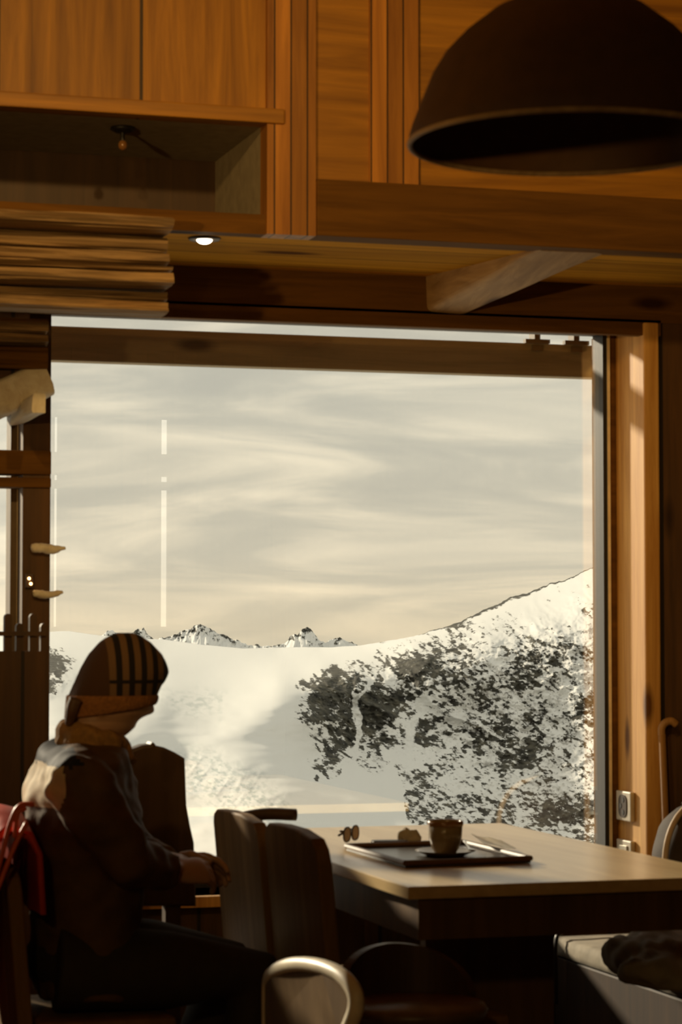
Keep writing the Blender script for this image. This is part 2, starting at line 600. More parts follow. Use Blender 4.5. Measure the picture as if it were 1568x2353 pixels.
# ceiling strip by the window and the bulkhead in front of it
ZBK = ZS
struct('trim_3', box(XL, XR, YB, YW + 0.05, ZS, ZS + 0.04), M['soffit'])
nx1 = at(610, 400, YB).x
nz0 = at(300, 478, YB).z
nz1 = at(300, 264, YB).z
lowz = at(900, 425, YB).z
jx0, jx1 = at(325, 120, YB).x, at(642, 120, YB).x
M['panel_wide'] = wood('wide pine panelling', ORD, ORL, 'Z', jx1 - jx0, 'X', rough=0.55, scale=0.8, gap=0.012)
bm = box(XL - jx0, nx1 - jx0, YB, YB + 0.05, nz1, ZC)
struct('wall_bulkhead_left', bm, M['panel_wide']).location = (jx0, 0, 0)
bx1 = at(722, 300, YB).x
struct('trim_4', box(nx1, bx1, YB - 0.018, YB + 0.05, ZS - 0.004, ZC), M['reflected_streaks'])  # reflected vertical streaks, built as boards
ua, ub = at(848, 300, YB).x, at(962, 300, YB).x
struct('trim_21', box(ua, ub, YB - 0.010, YB + 0.05, lowz + 0.002, ZC), M['reflected_streaks'])  # more of the reflected streaks, built as an upright board
struct('wall_bulkhead_right', box(bx1, XR, YB, YB + 0.05, lowz, ZC), M['panel_h'])
struct('trim_5', box(bx1, XR, YB - 0.03, YB + 0.06, ZS - 0.004, lowz, bev=0.004), M['lintel'])  # dark board stands in for light falling off down the bulkhead
struct('trim_6', box(XL, nx1 + 0.045, YB - 0.03, YB + 0.02, nz1 - 0.004, nz1 + 0.035, bev=0.004), M['panel_h'])
# niche lining: shaded back and lit ceiling put into two tones
bm = bmesh.new()
bx(bm, XL, nx1, YB + 0.55, YB + 0.58, nz0 - 0.02, nz1 + 0.02)
bx(bm, XL, nx1 + 0.02, YB + 0.05, YB + 0.58, ZS + 0.041, nz0)
struct('wall_niche', bm, M['chair_dark'])
bm = bmesh.new()
bx(bm, XL, nx1 + 0.02, YB + 0.05, YB + 0.58, nz1, nz1 + 0.02)
bx(bm, nx1, nx1 + 0.02, YB + 0.05, YB + 0.55, nz0, nz1)
struct('ceiling_niche', bm, M['grey_niche'])
struct('trim_7', box(XL, nx1, YB - 0.004, YB + 0.05, ZS - 0.004, nz0), M['lintel'])

# reflected timbers at the left end, built as a solid hewn stack
lx1 = at(385, 600, 5.98).x
def hewn_log(name, x0, x1, y0, y1, z0, z1, seed, mat):
    n, k = 110, 26
    rings = []
    for i in range(n + 1):
        t = i / n
        x = x0 + (x1 - x0) * t
        ring = []
        for j in range(k):
            a = 2 * math.pi * j / k
            c, s = math.cos(a), math.sin(a)
            e = 0.6
            yy = math.copysign(abs(c) ** e, c) * (y1 - y0) / 2
            zz = math.copysign(abs(s) ** e, s) * (z1 - z0) / 2
            f = 1 + 0.22 * noise3((x * 2.0, c * 2.6, s * 2.6), 1.0, seed) + 0.16 * noise3((x * 5, c * 6, s * 6), 1.0, seed + 3)
            ring.append((x, (y0 + y1) / 2 + yy * f, (z0 + z1) / 2 + zz * f))
        rings.append(ring)
    return struct(name, loft(rings), mat)
zt, zb = at(200, 497, 5.98).z, at(380, 724, 5.98).z
cuts = [0, 0.16, 0.34, 0.5, 0.58, 0.74, 0.86, 1.0]
for i in range(7):
    a, b = zt + (zb - zt) * cuts[i], zt + (zb - zt) * cuts[i + 1]
    hewn_log('trim_%d' % (8 + i), XL + 0.01, lx1 + 0.003 * (i % 2), 5.90 + 0.03 * ((i * 3) % 4), 6.085, b + 0.003, a - 0.001, i, M['hewn'])
# more reflected timbers, built solid over the reflected window
zt2, zb2 = at(50, 735, 6.66).z, at(50, 852, 6.66).z
cuts = [0, 0.3, 0.55, 1.0]
lx2 = at(106, 800, 6.66).x
for i in range(3):
    a, b = zt2 + (zb2 - zt2) * cuts[i], zt2 + (zb2 - zt2) * cuts[i + 1]
    hewn_log('trim_%d' % (15 + i), XL + 0.01, lx2 - 0.004, 6.60, 6.715, b + 0.004, a, 20 + i, M['hewn'] if i < 2 else M['lintel'])

# rafter under the ceiling strip, running away from the window
ra, rb = at(982, 718, YW - 0.01), at(1082, 716, YW - 0.01)
def beam_y(name, x0, x1, y0, y1, z0, z1, mat, seed=0, amp=0.006):
    n = 40
    rings = []
    k = 20
    for i in range(n + 1):
        y = y0 + (y1 - y0) * i / n
        ring = []
        for j in range(k):
            a = 2 * math.pi * j / k + math.pi / 4
            c, s = math.cos(a), math.sin(a)
            xx = math.copysign(abs(c) ** 0.3, c) * (x1 - x0) / 2
            zz = math.copysign(abs(s) ** 0.3, s) * (z1 - z0) / 2
            d = amp * noise3((xx * 20, y * 5, zz * 20), 1.0, seed)
            ring.append(((x0 + x1) / 2 + xx + d, y, (z0 + z1) / 2 + zz + d))
        rings.append(ring)
    return struct(name, loft(rings), mat)
def brace(name, ends, mat, seed=0, amp=0.006, ex=0.3, k=24, n=40):
    """Hewn timber between two end sections, each (y, x0, x1, z0, z1)."""
    rings = []
    for i in range(n + 1):
        t = i / n
        y, x0, x1, z0, z1 = [a + (b - a) * t for a, b in zip(*ends)]
        ring = []
        for j in range(k):
            a = 2 * math.pi * j / k + math.pi / k
            c, q = math.cos(a), math.sin(a)
            xx = math.copysign(abs(c) ** ex, c) * (x1 - x0) / 2
            zz = math.copysign(abs(q) ** ex, q) * (z1 - z0) / 2
            d = amp * noise3((xx * 20, y * 5 + x0 * 6, zz * 20), 1.0, seed)
            ring.append(((x0 + x1) / 2 + xx + d, y, (z0 + z1) / 2 + zz + d))
        rings.append(ring)
    return struct(name, loft(rings), mat)
na, nb = at(1228, 560, YB + 0.06), at(1392, 560, YB + 0.06)
brace('trim_18', ((YB + 0.03, na.x, nb.x, ZS - 0.004, ZS + 0.03), (YW - 0.005, ra.x, rb.x, ra.z, ZS + 0.03)), M['rafter'], 3)
# pale reflected timbers, built as hewn brackets on the pier
qa, qb = at(-130, 972, 6.70), at(104, 872, 6.70)
n = 40
rings = []
for i in range(n + 1):
    t = i / n
    c = qa.lerp(qb, t)
    ring = []
    for j in range(24):
        a = 2 * math.pi * j / 24 + math.pi / 24
        c_, q_ = math.cos(a), math.sin(a)
        yy = math.copysign(abs(c_) ** 0.4, c_) * 0.07
        zz = math.copysign(abs(q_) ** 0.4, q_) * 0.046
        d = 0.012 * noise3((t * 5, yy * 25, zz * 25), 1.0, 5)
        notch = -0.012 if (abs((t * 14) % 1 - 0.5) < 0.06 and zz < 0) else 0
        ring.append((c.x - zz * 0.4 + d, c.y + yy + d, c.z + zz + d - notch))
    rings.append(ring)
struct('trim_19', loft(rings), M['pale_hewn'])
brace('trim_20', ((6.46, at(74, 948, 6.46).x, at(106, 948, 6.46).x, at(80, 950, 6.46).z, at(80, 905, 6.46).z), (6.815, at(74, 948, 6.46).x, at(106, 948, 6.46).x, at(80, 950, 6.46).z, at(80, 905, 6.46).z)), M['pale_hewn'], 8, 0.01)

# back wall with two tall slit windows that mirror in the big pane
bm = bmesh.new()
def back_x(px):
    p = at(px, 1200, YG)
    t = (YG - YBK)
    return p.x + p.x / YG * t
def back_z(py):
    p = at(300, py, YG)
    return EYE + (p.z - EYE) / YG * (2 * YG - YBK)
slits = [(back_x(125), back_x(132)), (back_x(371), back_x(385))]
sz0, sz1 = back_z(1440), back_z(962)
cur = XL
for a, b in slits:
    bx(bm, cur, a, YBK - 0.03, YBK, 0, ZC)
    bx(bm, a, b, YBK - 0.03, YBK, 0, sz0)
    bx(bm, a, b, YBK - 0.03, YBK, sz1, ZC)
    for p, q in ((1042, 1094), (1106, 1125)):
        bx(bm, a, b, YBK - 0.03, YBK, back_z(q), back_z(p))
    cur = b
bx(bm, cur, XR, YBK - 0.03, YBK, 0, ZC)
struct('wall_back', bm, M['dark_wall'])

# ------------------------------------------------------------------ outside: sunshade board
ye = YO + 0.28
zt_, zb_ = at(740, 771, ye).z, at(740, 848, ye).z
sh = thing('sunshade_board', 'weathered wooden sunshade board hung outside across top of big window', 'sunshade board', (0, 0, 0))
obj('board', box(-1.6, 4.4, ye, ye + 0.06, zb_, zt_, bev=0.004), M['eave'], sh)
for px in (1232, 1322):
    p = at(px, 775, ye)
    bm = bmesh.new()
    bx(bm, p.x - 0.008, p.x + 0.012, ye - 0.01, ye + 0.04, zt_ - 0.0, zt_ + 0.13)
    bx(bm, p.x - 0.045, p.x + 0.04, ye - 0.025, ye - 0.002, zt_ - 0.002, zt_ + 0.011)
    bx(bm, p.x - 0.016, p.x + 0.02, ye - 0.012, ye - 0.002, zt_ - 0.025, zt_ - 0.006)
    obj('bracket', bm, M['brown_frame'], sh)
obj('carrier_rail', box(-1.6, 4.4, ye, ye + 0.035, zt_ + 0.125, zt_ + 0.155), M['eave'], sh)
for xx in (-1.3, 1.0, 3.6):
    obj('support_arm', box(xx, xx + 0.04, YO - 0.005, ye + 0.03, zt_ + 0.155, zt_ + 0.19), M['brown_frame'], sh)

# ------------------------------------------------------------------ table
ZT = 0.75
A = onz(939, 2038, ZT)
C = onz(1072, 1893, ZT)
tx0, tx1, ty0, ty1 = A.x, A.x + 0.80, A.y, C.y
TH = at(939, 2038, ty0).z - at(939, 2068, ty0).z
tb = thing('dining_table', 'pale oak dining table standing below the big window', 'table', ((tx0 + tx1) / 2, (ty0 + ty1) / 2, 0))
ox, oy = tb.location.x, tb.location.y
def L(bm, t=tb):
    bmesh.ops.translate(bm, vec=-t.location, verts=bm.verts)
    return bm
obj('tabletop', L(box(tx0, tx1, ty0, ty1, ZT - TH, ZT, bev=0.003)), M['table'], tb)
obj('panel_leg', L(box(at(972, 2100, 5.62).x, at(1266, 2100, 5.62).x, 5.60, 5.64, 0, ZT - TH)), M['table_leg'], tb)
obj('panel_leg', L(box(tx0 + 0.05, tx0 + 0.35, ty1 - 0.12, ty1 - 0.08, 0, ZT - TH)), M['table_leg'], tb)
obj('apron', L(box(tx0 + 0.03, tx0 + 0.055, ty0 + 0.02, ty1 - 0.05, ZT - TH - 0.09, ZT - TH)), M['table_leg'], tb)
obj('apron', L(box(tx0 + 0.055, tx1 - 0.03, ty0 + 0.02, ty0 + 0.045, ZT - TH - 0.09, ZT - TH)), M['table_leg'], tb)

# tray and what stands on it
tp = [onz(796, 1944, ZT + 0.012), onz(932, 1983, ZT + 0.012), onz(1220, 1972, ZT + 0.012)]
e1 = tp[1] - tp[0]
e2 = tp[2] - tp[1]
tr = thing('serving_tray', 'dark rectangular serving tray on the pale table', 'tray', (*(((tp[0] + tp[2]) / 2)[:2]), ZT + 0.001))
def quad_prism(p, q, r_, z0, z1, grow=0.0, flare=0.0):
    """parallelogram slab from three corners"""
    s = p + (r_ - q)
    c = (p + r_) / 2
    bm = bmesh.new()
    lo, hi = [], []
    for v in (p, q, r_, s):
        d = (v - c)
        k = 1 + grow / d.length
        lo.append(bm.verts.new((c.x + d.x * k, c.y + d.y * k, z0)))
        k += flare / d.length
        hi.append(bm.verts.new((c.x + d.x * k, c.y + d.y * k, z1)))
    bm.faces.new(lo)
    bm.faces.new(hi)
    for i in range(4):
        j = (i + 1) % 4
        bm.faces.new((lo[i], lo[j], hi[j], hi[i]))
    return bm
obj('tray_base', L(quad_prism(*tp, ZT + 0.001, ZT + 0.006), tr), M['tray'], tr)
s4 = tp[0] + e2
cors = [tp[0], tp[1], tp[2], s4]
bm = bmesh.new()
for i in range(4):
    a, b = cors[i].copy(), cors[(i + 1) % 4].copy()
    a.z = b.z = ZT + 0.012
    merge(bm, tube([a, b], 0.0065, 8))
obj('tray_rim', L(bm, tr), M['brown_leather'], tr)
ZTR = ZT + 0.0065

def cup_at(px, py):
    p = onz(px, py, ZTR + 0.008)
    sau = tag(obj('saucer', lathe([(0.0, 0.0), (0.045, 0.0), (0.05, 0.002), (0.072, 0.011), (0.074, 0.013), (0.070, 0.012), (0.045, 0.005), (0.0, 0.004)], 40), M['porcelain'], smooth=True),
              'beige round saucer under the coffee cup on the tray', 'saucer')
    sau.location = (p.x, p.y, ZTR)
    cu = thing('coffee_cup', 'beige porcelain coffee cup standing on saucer in the tray', 'cup', (p.x, p.y, ZTR + 0.0055), R(38))
    r0, hh = 0.0425, 0.078
    obj('bowl', lathe([(0.0, 0.0), (0.026, 0.0), (0.028, 0.004), (0.033, 0.012), (0.040, 0.035), (r0, hh), (r0 - 0.002, hh + 0.001), (r0 - 0.004, hh - 0.002), (0.036, 0.035), (0.028, 0.012), (0.0, 0.008)], 44), M['porcelain'], cu, smooth=True)
    obj('rim', lathe([(r0 + 0.0006, hh - 0.012), (r0 + 0.002, hh - 0.006), (r0 + 0.001, hh + 0.0015), (r0 - 0.003, hh + 0.001), (r0 - 0.004, hh - 0.004)], 44), M['glass_amber'], cu, smooth=True)
    obj('handle', tube(smooth_path([(0.039, 0, 0.062), (0.058, 0, 0.064), (0.066, 0, 0.050), (0.060, 0, 0.033), (0.037, 0, 0.024)], 6), 0.005, 8, 0.8), M['porcelain'], cu, smooth=True)
    return p
cpos = cup_at(1024, 1958)
# crumpled napkin left of the cup
p = onz(966, 1944, ZTR)
bm = wrinkle(ellipsoid((0, 0, 0.018), (0.028, 0.026, 0.018), u=28, v=18), 0.014, 45, 3)
for v in bm.verts:
    v.co.z = max(v.co.z, 0.001)
o = tag(obj('paper_napkin', bm, M['cushion'], smooth=False), 'crumpled paper napkin beside the coffee cup', 'napkin')
o.location = (p.x - 0.012, p.y + 0.045, ZTR)
# sheet of paper at the right of the tray
a, b, c_ = onz(1114, 1958, ZTR), onz(1190, 1965, ZTR), onz(1152, 1944, ZTR)
d_ = a + (c_ - b)
bm = bmesh.new()
gv = []
for i in range(13):
    row = []
    for k in range(9):
        u_, v_ = i / 12, k / 8
        q = a * (1 - u_) * (1 - v_) + b * u_ * (1 - v_) + c_ * u_ * v_ + d_ * (1 - u_) * v_
        row.append(bm.verts.new((q.x, q.y, ZTR + 0.0145 + 0.012 * (1 - u_) ** 1.5 * (0.4 + 0.6 * v_) + 0.003 * math.sin(u_ * 7 + v_ * 3) * u_ * (1 - u_) * 4)))
    gv.append(row)
for i in range(12):
    for k in range(8):
        bm.faces.new((gv[i][k], gv[i + 1][k], gv[i + 1][k + 1], gv[i][k + 1]))
bmesh.ops.solidify(bm, geom=list(bm.faces), thickness=0.0006)
tag(obj('receipt', bm, M['paper'], smooth=True), 'curled white paper slip lying in the tray beside the cup', 'paper')
# spoon across saucer
p = Vector((cpos.x + 0.064, cpos.y - 0.012, ZTR + 0.022))
sp = thing('teaspoon', 'steel teaspoon resting on the saucer right of the cup', 'spoon', (cpos.x + 0.062, cpos.y + 0.01, ZTR + 0.014))
obj('spoon_handle', tube([(0.0, -0.02, 0.0), (0.01, 0.03, 0.004), (0.022, 0.085, 0.012)], [0.0025, 0.002, 0.0035], 8, 0.5), M['steel'], sp)
obj('spoon_bowl', ellipsoid((-0.004, -0.032, 0.0), (0.010, 0.016, 0.003)), M['steel'], sp, smooth=True)
# folded dark case in the tray
p = onz(900, 1943, ZTR)
cs = tag(obj('leather_case', box(-0.045, 0.045, -0.02, 0.02, 0, 0.014, bev=0.004), M['dark_leather']), 'small dark flat case lying in the tray left of the cup', 'case')
cs.location = (p.x - 0.005, p.y, ZTR)
cs.rotation_euler = (0, 0, R(-8))
# sunglasses standing at the left corner of the tray
p = onz(806, 1936, ZTR)
sg = thing('sunglasses', 'brown sunglasses folded up at the left corner of the tray', 'sunglasses', (p.x + 0.004, p.y + 0.008, ZTR), R(52))
for sx in (-0.030, 0.030):
    ol = []
    for k in range(28):
        a = 2 * math.pi * k / 28
        ol.append((sx + 0.024 * math.copysign(abs(math.cos(a)) ** 0.8, math.cos(a)), 0.022 + 0.018 * math.copysign(abs(math.sin(a)) ** 0.8, math.sin(a))))
    obj('lens', prism(ol, 'Y', -0.001, 0.001), M['glass_amber'], sg)
    obj('rim', tube([(a, 0, z) for a, z in ol + ol[:2]], 0.0024, 8), M['dark_leather'], sg, smooth=True)
    e = 1 if sx > 0 else -1
    obj('temple', tube([(e * 0.054, 0.0, 0.032), (e * 0.056, 0.008, 0.032), (e * 0.044, 0.014 + 0.003 * e, 0.030), (-e * 0.040, 0.016 + 0.003 * e, 0.020)], [0.003, 0.003, 0.0024, 0.003], 8), M['dark_leather'], sg, smooth=True)
obj('bridge', tube(smooth_path([(-0.008, 0, 0.030), (0, -0.002, 0.033), (0.008, 0, 0.030)], 4), 0.002, 8), M['dark_leather'], sg, smooth=True)

# ------------------------------------------------------------------ board-backed chairs
def rounded_back(w, z0, z1, shape):
    pts = [(-w / 2, z0), (w / 2, z0)]
    for t, z in shape:
        pts.append((w / 2 * t, z0 + (z1 - z0) * z))
    return pts
def board_chair(name, label, loc, rz, mat, w=0.41, top=0.88, shape=None, group=None, cat='chair', dep=0.42):
    """Chair facing local +X; its board back stands in the local YZ plane at x = 0."""
    t = thing(name, label, cat, loc, rz, group)
    obj('seat', box(-0.01, dep, -w / 2, w / 2, 0.425, 0.46, bev=0.012), mat, t)
    shape = shape or [(1.0, 0.80), (0.93, 0.9), (0.80, 0.955), (0.45, 0.99), (0.0, 1.0), (-0.45, 0.99), (-0.86, 0.97), (-0.97, 0.94), (-1.0, 0.9)]
    bm = prism(rounded_back(w, 0.40, top, shape), 'X', -0.045, -0.012, bev=0.006)
    for v in bm.verts:
        v.co.x -= max(0, v.co.z - 0.45) * 0.10 - 0.03 * (1 - (2 * v.co.y / w) ** 2) * -0.0
    obj('backrest', bm, mat, t, smooth=False)
    for sx in (0.02, dep - 0.04):
        for sy in (-1, 1):
            spl = 0.03 if sx > 0.1 else -0.04
            obj('leg', tube([(sx, sy * (w / 2 - 0.05), 0.43), (sx + spl, sy * (w / 2 - 0.02), 0.0)], [0.021, 0.015], 10), mat, t)
    return t
# two chairs side by side along the table's left edge
n2 = at(737, 1960, 4.98)
ch_x = tx0 - 0.165
shp = [(-1.0, 0.86), (-0.95, 0.93), (-0.82, 0.975), (-0.3, 1.0), (0.3, 1.0), (0.8, 0.99), (0.94, 0.965), (1.0, 0.92)]
shp = list(reversed(shp))
y_near2 = onz(735, 1950, 0.80)
def chair_pos(px_near, px_far, py_near, ztop):
    """back plane through pixel columns px_near/px_far at height ztop"""
    a = onz(px_near, py_near, ztop)
    return a
c2 = onz(733, 1950, 0.835)
c2x = c2.x
wch = 0.40
r1 = ray(612, 1905)
yfar = c2x / (r1.x / r1.y)
wch = yfar - c2.y
chair2 = board_chair('dining_chair', 'wooden board-backed chair at the table, nearer of the pair on its left side',
                     (c2x + 0.078, (c2.y + yfar) / 2, 0), 0, M['chair'], w=wch, top=0.865, shape=shp, dep=0.36, group='board-backed chairs along the table')
r2n, r2f = ray(606, 1930), ray(492, 1880)
c1x = c2x - 0.005
y1n, y1f = c1x / (r2n.x / r2n.y), c1x / (r2f.x / r2f.y)
chair1 = dup(chair2, (c1x + 0.07, max(y1n, yfar + 0.01) + wch / 2, 0), 0,
             'wooden board-backed chair at the table, farther of the pair, beside the hand')
# curved arm of the farther chair, showing above the pair
aw = wch / 2
obj('armrest', tube(smooth_path([(-0.075, aw - 0.05, 0.80), (-0.03, aw - 0.045, 0.833), (0.04, aw - 0.04, 0.845), (0.12, aw - 0.045, 0.842)], 6), [0.012] + [0.020] * 18, 12, 0.75), M['chair_dark'], chair1, smooth=True)
obj('arm_support', tube([(0.02, aw - 0.045, 0.84), (0.03, aw - 0.05, 0.45)], 0.013, 10), M['chair_dark'], chair1)

# tall dark chair behind the person, its arched back against the snow
hb = thing('highback_chair', 'tall dark chair with arched back behind the seated person', 'chair', (at(360, 1800, 6.1).x - 0.06, 6.1, 0))
def hbp(px, py):
    p = at(px, py, 6.1)
    return (p.x - hb.location.x, p.z)
ol = [hbp(*q) for q in ((205, 2080), (205, 1790), (225, 1748), (262, 1726), (300, 1719), (322, 1711), (340, 1709), (344, 1704), (350, 1706), (354, 1712), (372, 1716), (396, 1727), (420, 1741), (422, 1800), (424, 1850), (432, 1895), (441, 1935), (446, 2080))]
obj('backrest', prism(ol, 'Y', -0.03, 0.03, bev=0.008), M['chair_dark'], hb)
obj('seat', box(-0.14, 0.13, 0.03, 0.40, 0.42, 0.455, bev=0.01), M['chair_dark'], hb)
for sx in (-0.11, 0.10):
    obj('leg', box(sx - 0.02, sx + 0.02, -0.02, 0.02, 0, 0.75), M['chair_dark'], hb)
    obj('leg', box(sx - 0.02, sx + 0.02, 0.35, 0.39, 0, 0.43), M['chair_dark'], hb)

# ------------------------------------------------------------------ near chair with rounded plywood back
fz = 0.755
fa = onz(800, 2290, 0.665)
fx = fa.x
fr_ = ray(598, 2250)
fy1 = fx / (fr_.x / fr_.y)
fy0 = fa.y
fw = fy1 - fy0
fc = thing('plywood_chair', 'chair with rounded plywood back and pale edge at bottom of view', 'chair', (fx, (fy0 + fy1) / 2, 0))
def fpt(px, py):
    r_ = ray(px, py)
    y = fx / (r_.x / r_.y)
    return (y - (fy0 + fy1) / 2, EYE + r_.z * y / r_.y)
rim_px = [(604, 2470), (592, 2350), (592, 2275), (598, 2252), (618, 2238), (648, 2225), (678, 2217), (705, 2214), (732, 2217), (756, 2226), (777, 2242), (790, 2264), (797, 2290), (797, 2320), (790, 2353), (778, 2400), (768, 2470)]
ol = [fpt(*q) for q in rim_px]
ol = [(q.x, q.y) for q in smooth_path([Vector((a, b, 0)) for a, b in ol], 4)]
def bow(bm):
    for v in bm.verts:
        v.co.x += 0.03 * (2 * v.co.y / fw) ** 2 - 0.02
    return bm
obj('backrest', bow(prism(ol, 'X', 0.0, 0.016)), M['ply'], fc)
path = [(0.008, y, z) for y, z in ol]
bm = bow(tube(path, 0.0135, 10))
obj('edge_band', bm, M['ply_edge'], fc, smooth=True)
obj('seat', box(-0.02, 0.38, -fw / 2 + 0.01, fw / 2 - 0.01, 0.42, 0.45, bev=0.014), M['ply'], fc)
for sx in (0.0, 0.34):
    for sy in (-1, 1):
        obj('leg', tube([(sx, sy * (fw / 2 - 0.05), 0.425), (sx + (0.04 if sx else -0.04), sy * (fw / 2 - 0.02), 0)], [0.017, 0.013], 10), M['chair_dark'], fc)

# low-backed stool tucked at the table end
sp_ = onz(955, 2300, 0.54)
st = thing('low_back_stool', 'round stool with sunlit seat and low dark back near table end', 'stool', (sp_.x, sp_.y, 0))
obj('seat', lathe([(0.0, 0.50), (0.12, 0.50), (0.145, 0.51), (0.15, 0.525), (0.142, 0.537), (0.0, 0.540)], 40), M['ply'], st, smooth=True)
bm = bmesh.new()
rings = []
for i in range(25):
    a = R(20) + R(140) * i / 24
    s = math.sin(math.pi * i / 24)
    r_ = 0.150
    zt3 = 0.545 + 0.095 * s ** 0.6
    rings.append([((r_ - 0.008) * math.cos(a), (r_ - 0.008) * math.sin(a), 0.51), ((r_ + 0.012) * math.cos(a), (r_ + 0.012) * math.sin(a), 0.51),
                  ((r_ + 0.014) * math.cos(a), (r_ + 0.014) * math.sin(a), zt3), ((r_ - 0.006) * math.cos(a), (r_ - 0.006) * math.sin(a), zt3)])
obj('backrest', loft(rings), M['chair_dark'], st)
for k in range(4):
    a = R(45 + 90 * k)
    obj('leg', tube([(0.10 * math.cos(a), 0.10 * math.sin(a), 0.505), (0.15 * math.cos(a), 0.15 * math.sin(a), 0)], [0.015, 0.012], 10), M['chair_dark'], st)

# ------------------------------------------------------------------ bench on the right
bf = onz(1275, 2150, 0.44)
bh = thing('bench', 'low wooden bench with grey seat pad right of the table', 'bench', (bf.x + 0.26, 5.75, 0))
bw, bl0, bl1 = 0.52, 4.75, bf.y
obj('bench_box', box(-0.26, 0.5, bl0 - 5.75, bl1 - 5.75, 0.0, 0.385, bev=0.006), M['dark_wood'], bh)
bm = box(-0.27, 0.52, bl0 - 5.77, bl1 - 5.745, 0.385, 0.44, bev=0.02)
obj('seat_pad', bm, M['cushion'], bh, smooth=True)
# coat heap on the bench
p = onz(1452, 2215, 0.44)
bm = remesh([ellipsoid((0, 0, 0.05), (0.13, 0.2, 0.065)), ellipsoid((-0.08, -0.14, 0.03), (0.09, 0.12, 0.05)), ellipsoid((0.1, 0.12, 0.06), (0.1, 0.12, 0.05))], 0.012, 6)
wrinkle(bm, 0.02, 14, 2, (1.6, 0.6, 1))
for v in bm.verts:
    v.co.z = max(v.co.z, 0.002)
ct = tag(obj('folded_coat', bm, M['cushion'], smooth=True), 'grey coat heaped on the bench in patchy sunlight', 'coat')
ct.location = (p.x - 0.02, p.y - 0.24, 0.441)
# dark shoulder bag with buckles, on the coat's far side
p = onz(1515, 2175, 0.44)
bg = thing('shoulder_bag', 'dark shoulder bag with bright buckles standing on the bench', 'bag', (2.80, 6.03, 0.446), R(10))
bm = remesh([ellipsoid((0, 0, 0.08), (0.13, 0.085, 0.085)), ellipsoid((0.05, 0.01, 0.11), (0.10, 0.07, 0.06))], 0.01, 5)
wrinkle(bm, 0.008, 16, 5)
for v in bm.verts:
    v.co.z = max(v.co.z, 0.002)
obj('bag_body', bm, M['dark_leather'], bg, smooth=True)
obj('bag_flap', wrinkle(ellipsoid((0.0, -0.045, 0.115), (0.11, 0.05, 0.05)), 0.006, 20, 2), M['brown_leather'], bg, smooth=True)
for sx in (-0.035, 0.045):
    bm = bmesh.new()
    pts = [(sx + 0.016 * math.cos(2 * math.pi * k / 16), -0.1, 0.13 + 0.011 * math.sin(2 * math.pi * k / 16)) for k in range(17)]
    obj('buckle', tube(pts, 0.0035, 8), M['steel'], bg, smooth=True)
obj('shoulder_strap', tube(smooth_path([(-0.11, 0, 0.12), (-0.14, -0.07, 0.15), (-0.13, -0.14, 0.06), (-0.10, -0.19, 0.013), (-0.02, -0.20, 0.014), (0.05, -0.18, 0.08), (0.09, -0.10, 0.15), (0.1, 0, 0.13)], 8), 0.011, 10, 0.4), M['dark_leather'], bg, smooth=True)
# cord hanging over the bench edge
p = onz(1352, 2150, 0.445)
tag(obj('hanging_strap', tube(smooth_path([(p.x + 0.05, p.y + 0.02, 0.455), (bf.x - 0.0, p.y + 0.0, 0.455), (bf.x - 0.026, p.y - 0.01, 0.43), (bf.x - 0.028, p.y - 0.012, 0.33), (bf.x - 0.027, p.y - 0.012, 0.26)], 6), 0.008, 8, 0.5), M['dark_leather'], smooth=True),
    'thin dark strap hanging over the bench edge', 'strap')

# rucksack by the wall and stick
p = at(1560, 1960, 6.35)
rk = thing('rucksack', 'brown rucksack with tan piping propped by the dark wall', 'rucksack', (p.x + 0.07, 6.35, 0.441))
hz = at(1500, 1845, 6.35).z - 0.441
def lb(w0, w1, dp, h, px_=0.0):
    rings = []
    for i in range(21):
        t = i / 20
        z = h * t
        ww = (w0 + (w1 - w0) * t) * math.sqrt(max(0.02, 1 - max(0, (t - 0.55) / 0.45) ** 2.2))
        dd = dp * math.sqrt(max(0.03, 1 - max(0, (t - 0.6) / 0.4) ** 2.5))
        ring = []
        for k in range(28):
            a = 2 * math.pi * k / 28
            c, s = math.cos(a), math.sin(a)
            ring.append((math.copysign(abs(c) ** 0.6, c) * ww, math.copysign(abs(s) ** 0.6, s) * dd, z))
        rings.append(ring)
    return loft(rings)
obj('pack_body', wrinkle(lb(0.14, 0.13, 0.10, hz), 0.006, 14, 4), M['pack'], rk, smooth=True)
pts = []
for i in range(21):
    t = i / 20
    z = hz * t
    ww = 0.137 * math.sqrt(max(0.0, 1 - max(0, (t - 0.55) / 0.45) ** 2.2))
    pts.append((-ww - 0.003, -0.062 * math.sqrt(max(0.02, 1 - max(0, (t - 0.6) / 0.4) ** 2.5)), z))
obj('piping', tube(pts, 0.009, 10), M['pack_rim'], rk, smooth=True)
obj('front_pocket', wrinkle(lb(0.10, 0.09, 0.05, hz * 0.5), 0.004, 16, 9), M['pack'], rk, smooth=True).location = (0, -0.10, 0.02)
obj('grab_handle', tube(smooth_path([(-0.04, 0.03, hz - 0.01), (0, 0.03, hz + 0.03), (0.04, 0.03, hz - 0.01)], 6), 0.007, 8), M['dark_leather'], rk, smooth=True)

sa, sb = at(1541, 1690, 6.62), at(1541, 1950, 6.62)
stk = thing('walking_stick', 'wooden walking stick with bent top leaning by the dark wall', 'walking stick', (sa.x, 6.62, 0))
obj('shaft', tube([(0, -0.02, 0.0), (0, 0.06, sa.z)], [0.009, 0.012], 10), M['stick'], stk, smooth=True)
obj('crook', tube(smooth_path([(0, 0.06, sa.z - 0.005), (0.0, 0.06, sa.z + 0.02), (0.012, 0.058, sa.z + 0.036), (0.03, 0.055, sa.z + 0.04), (0.045, 0.053, sa.z + 0.03)], 6), 0.012, 10), M['stick'], stk, smooth=True)

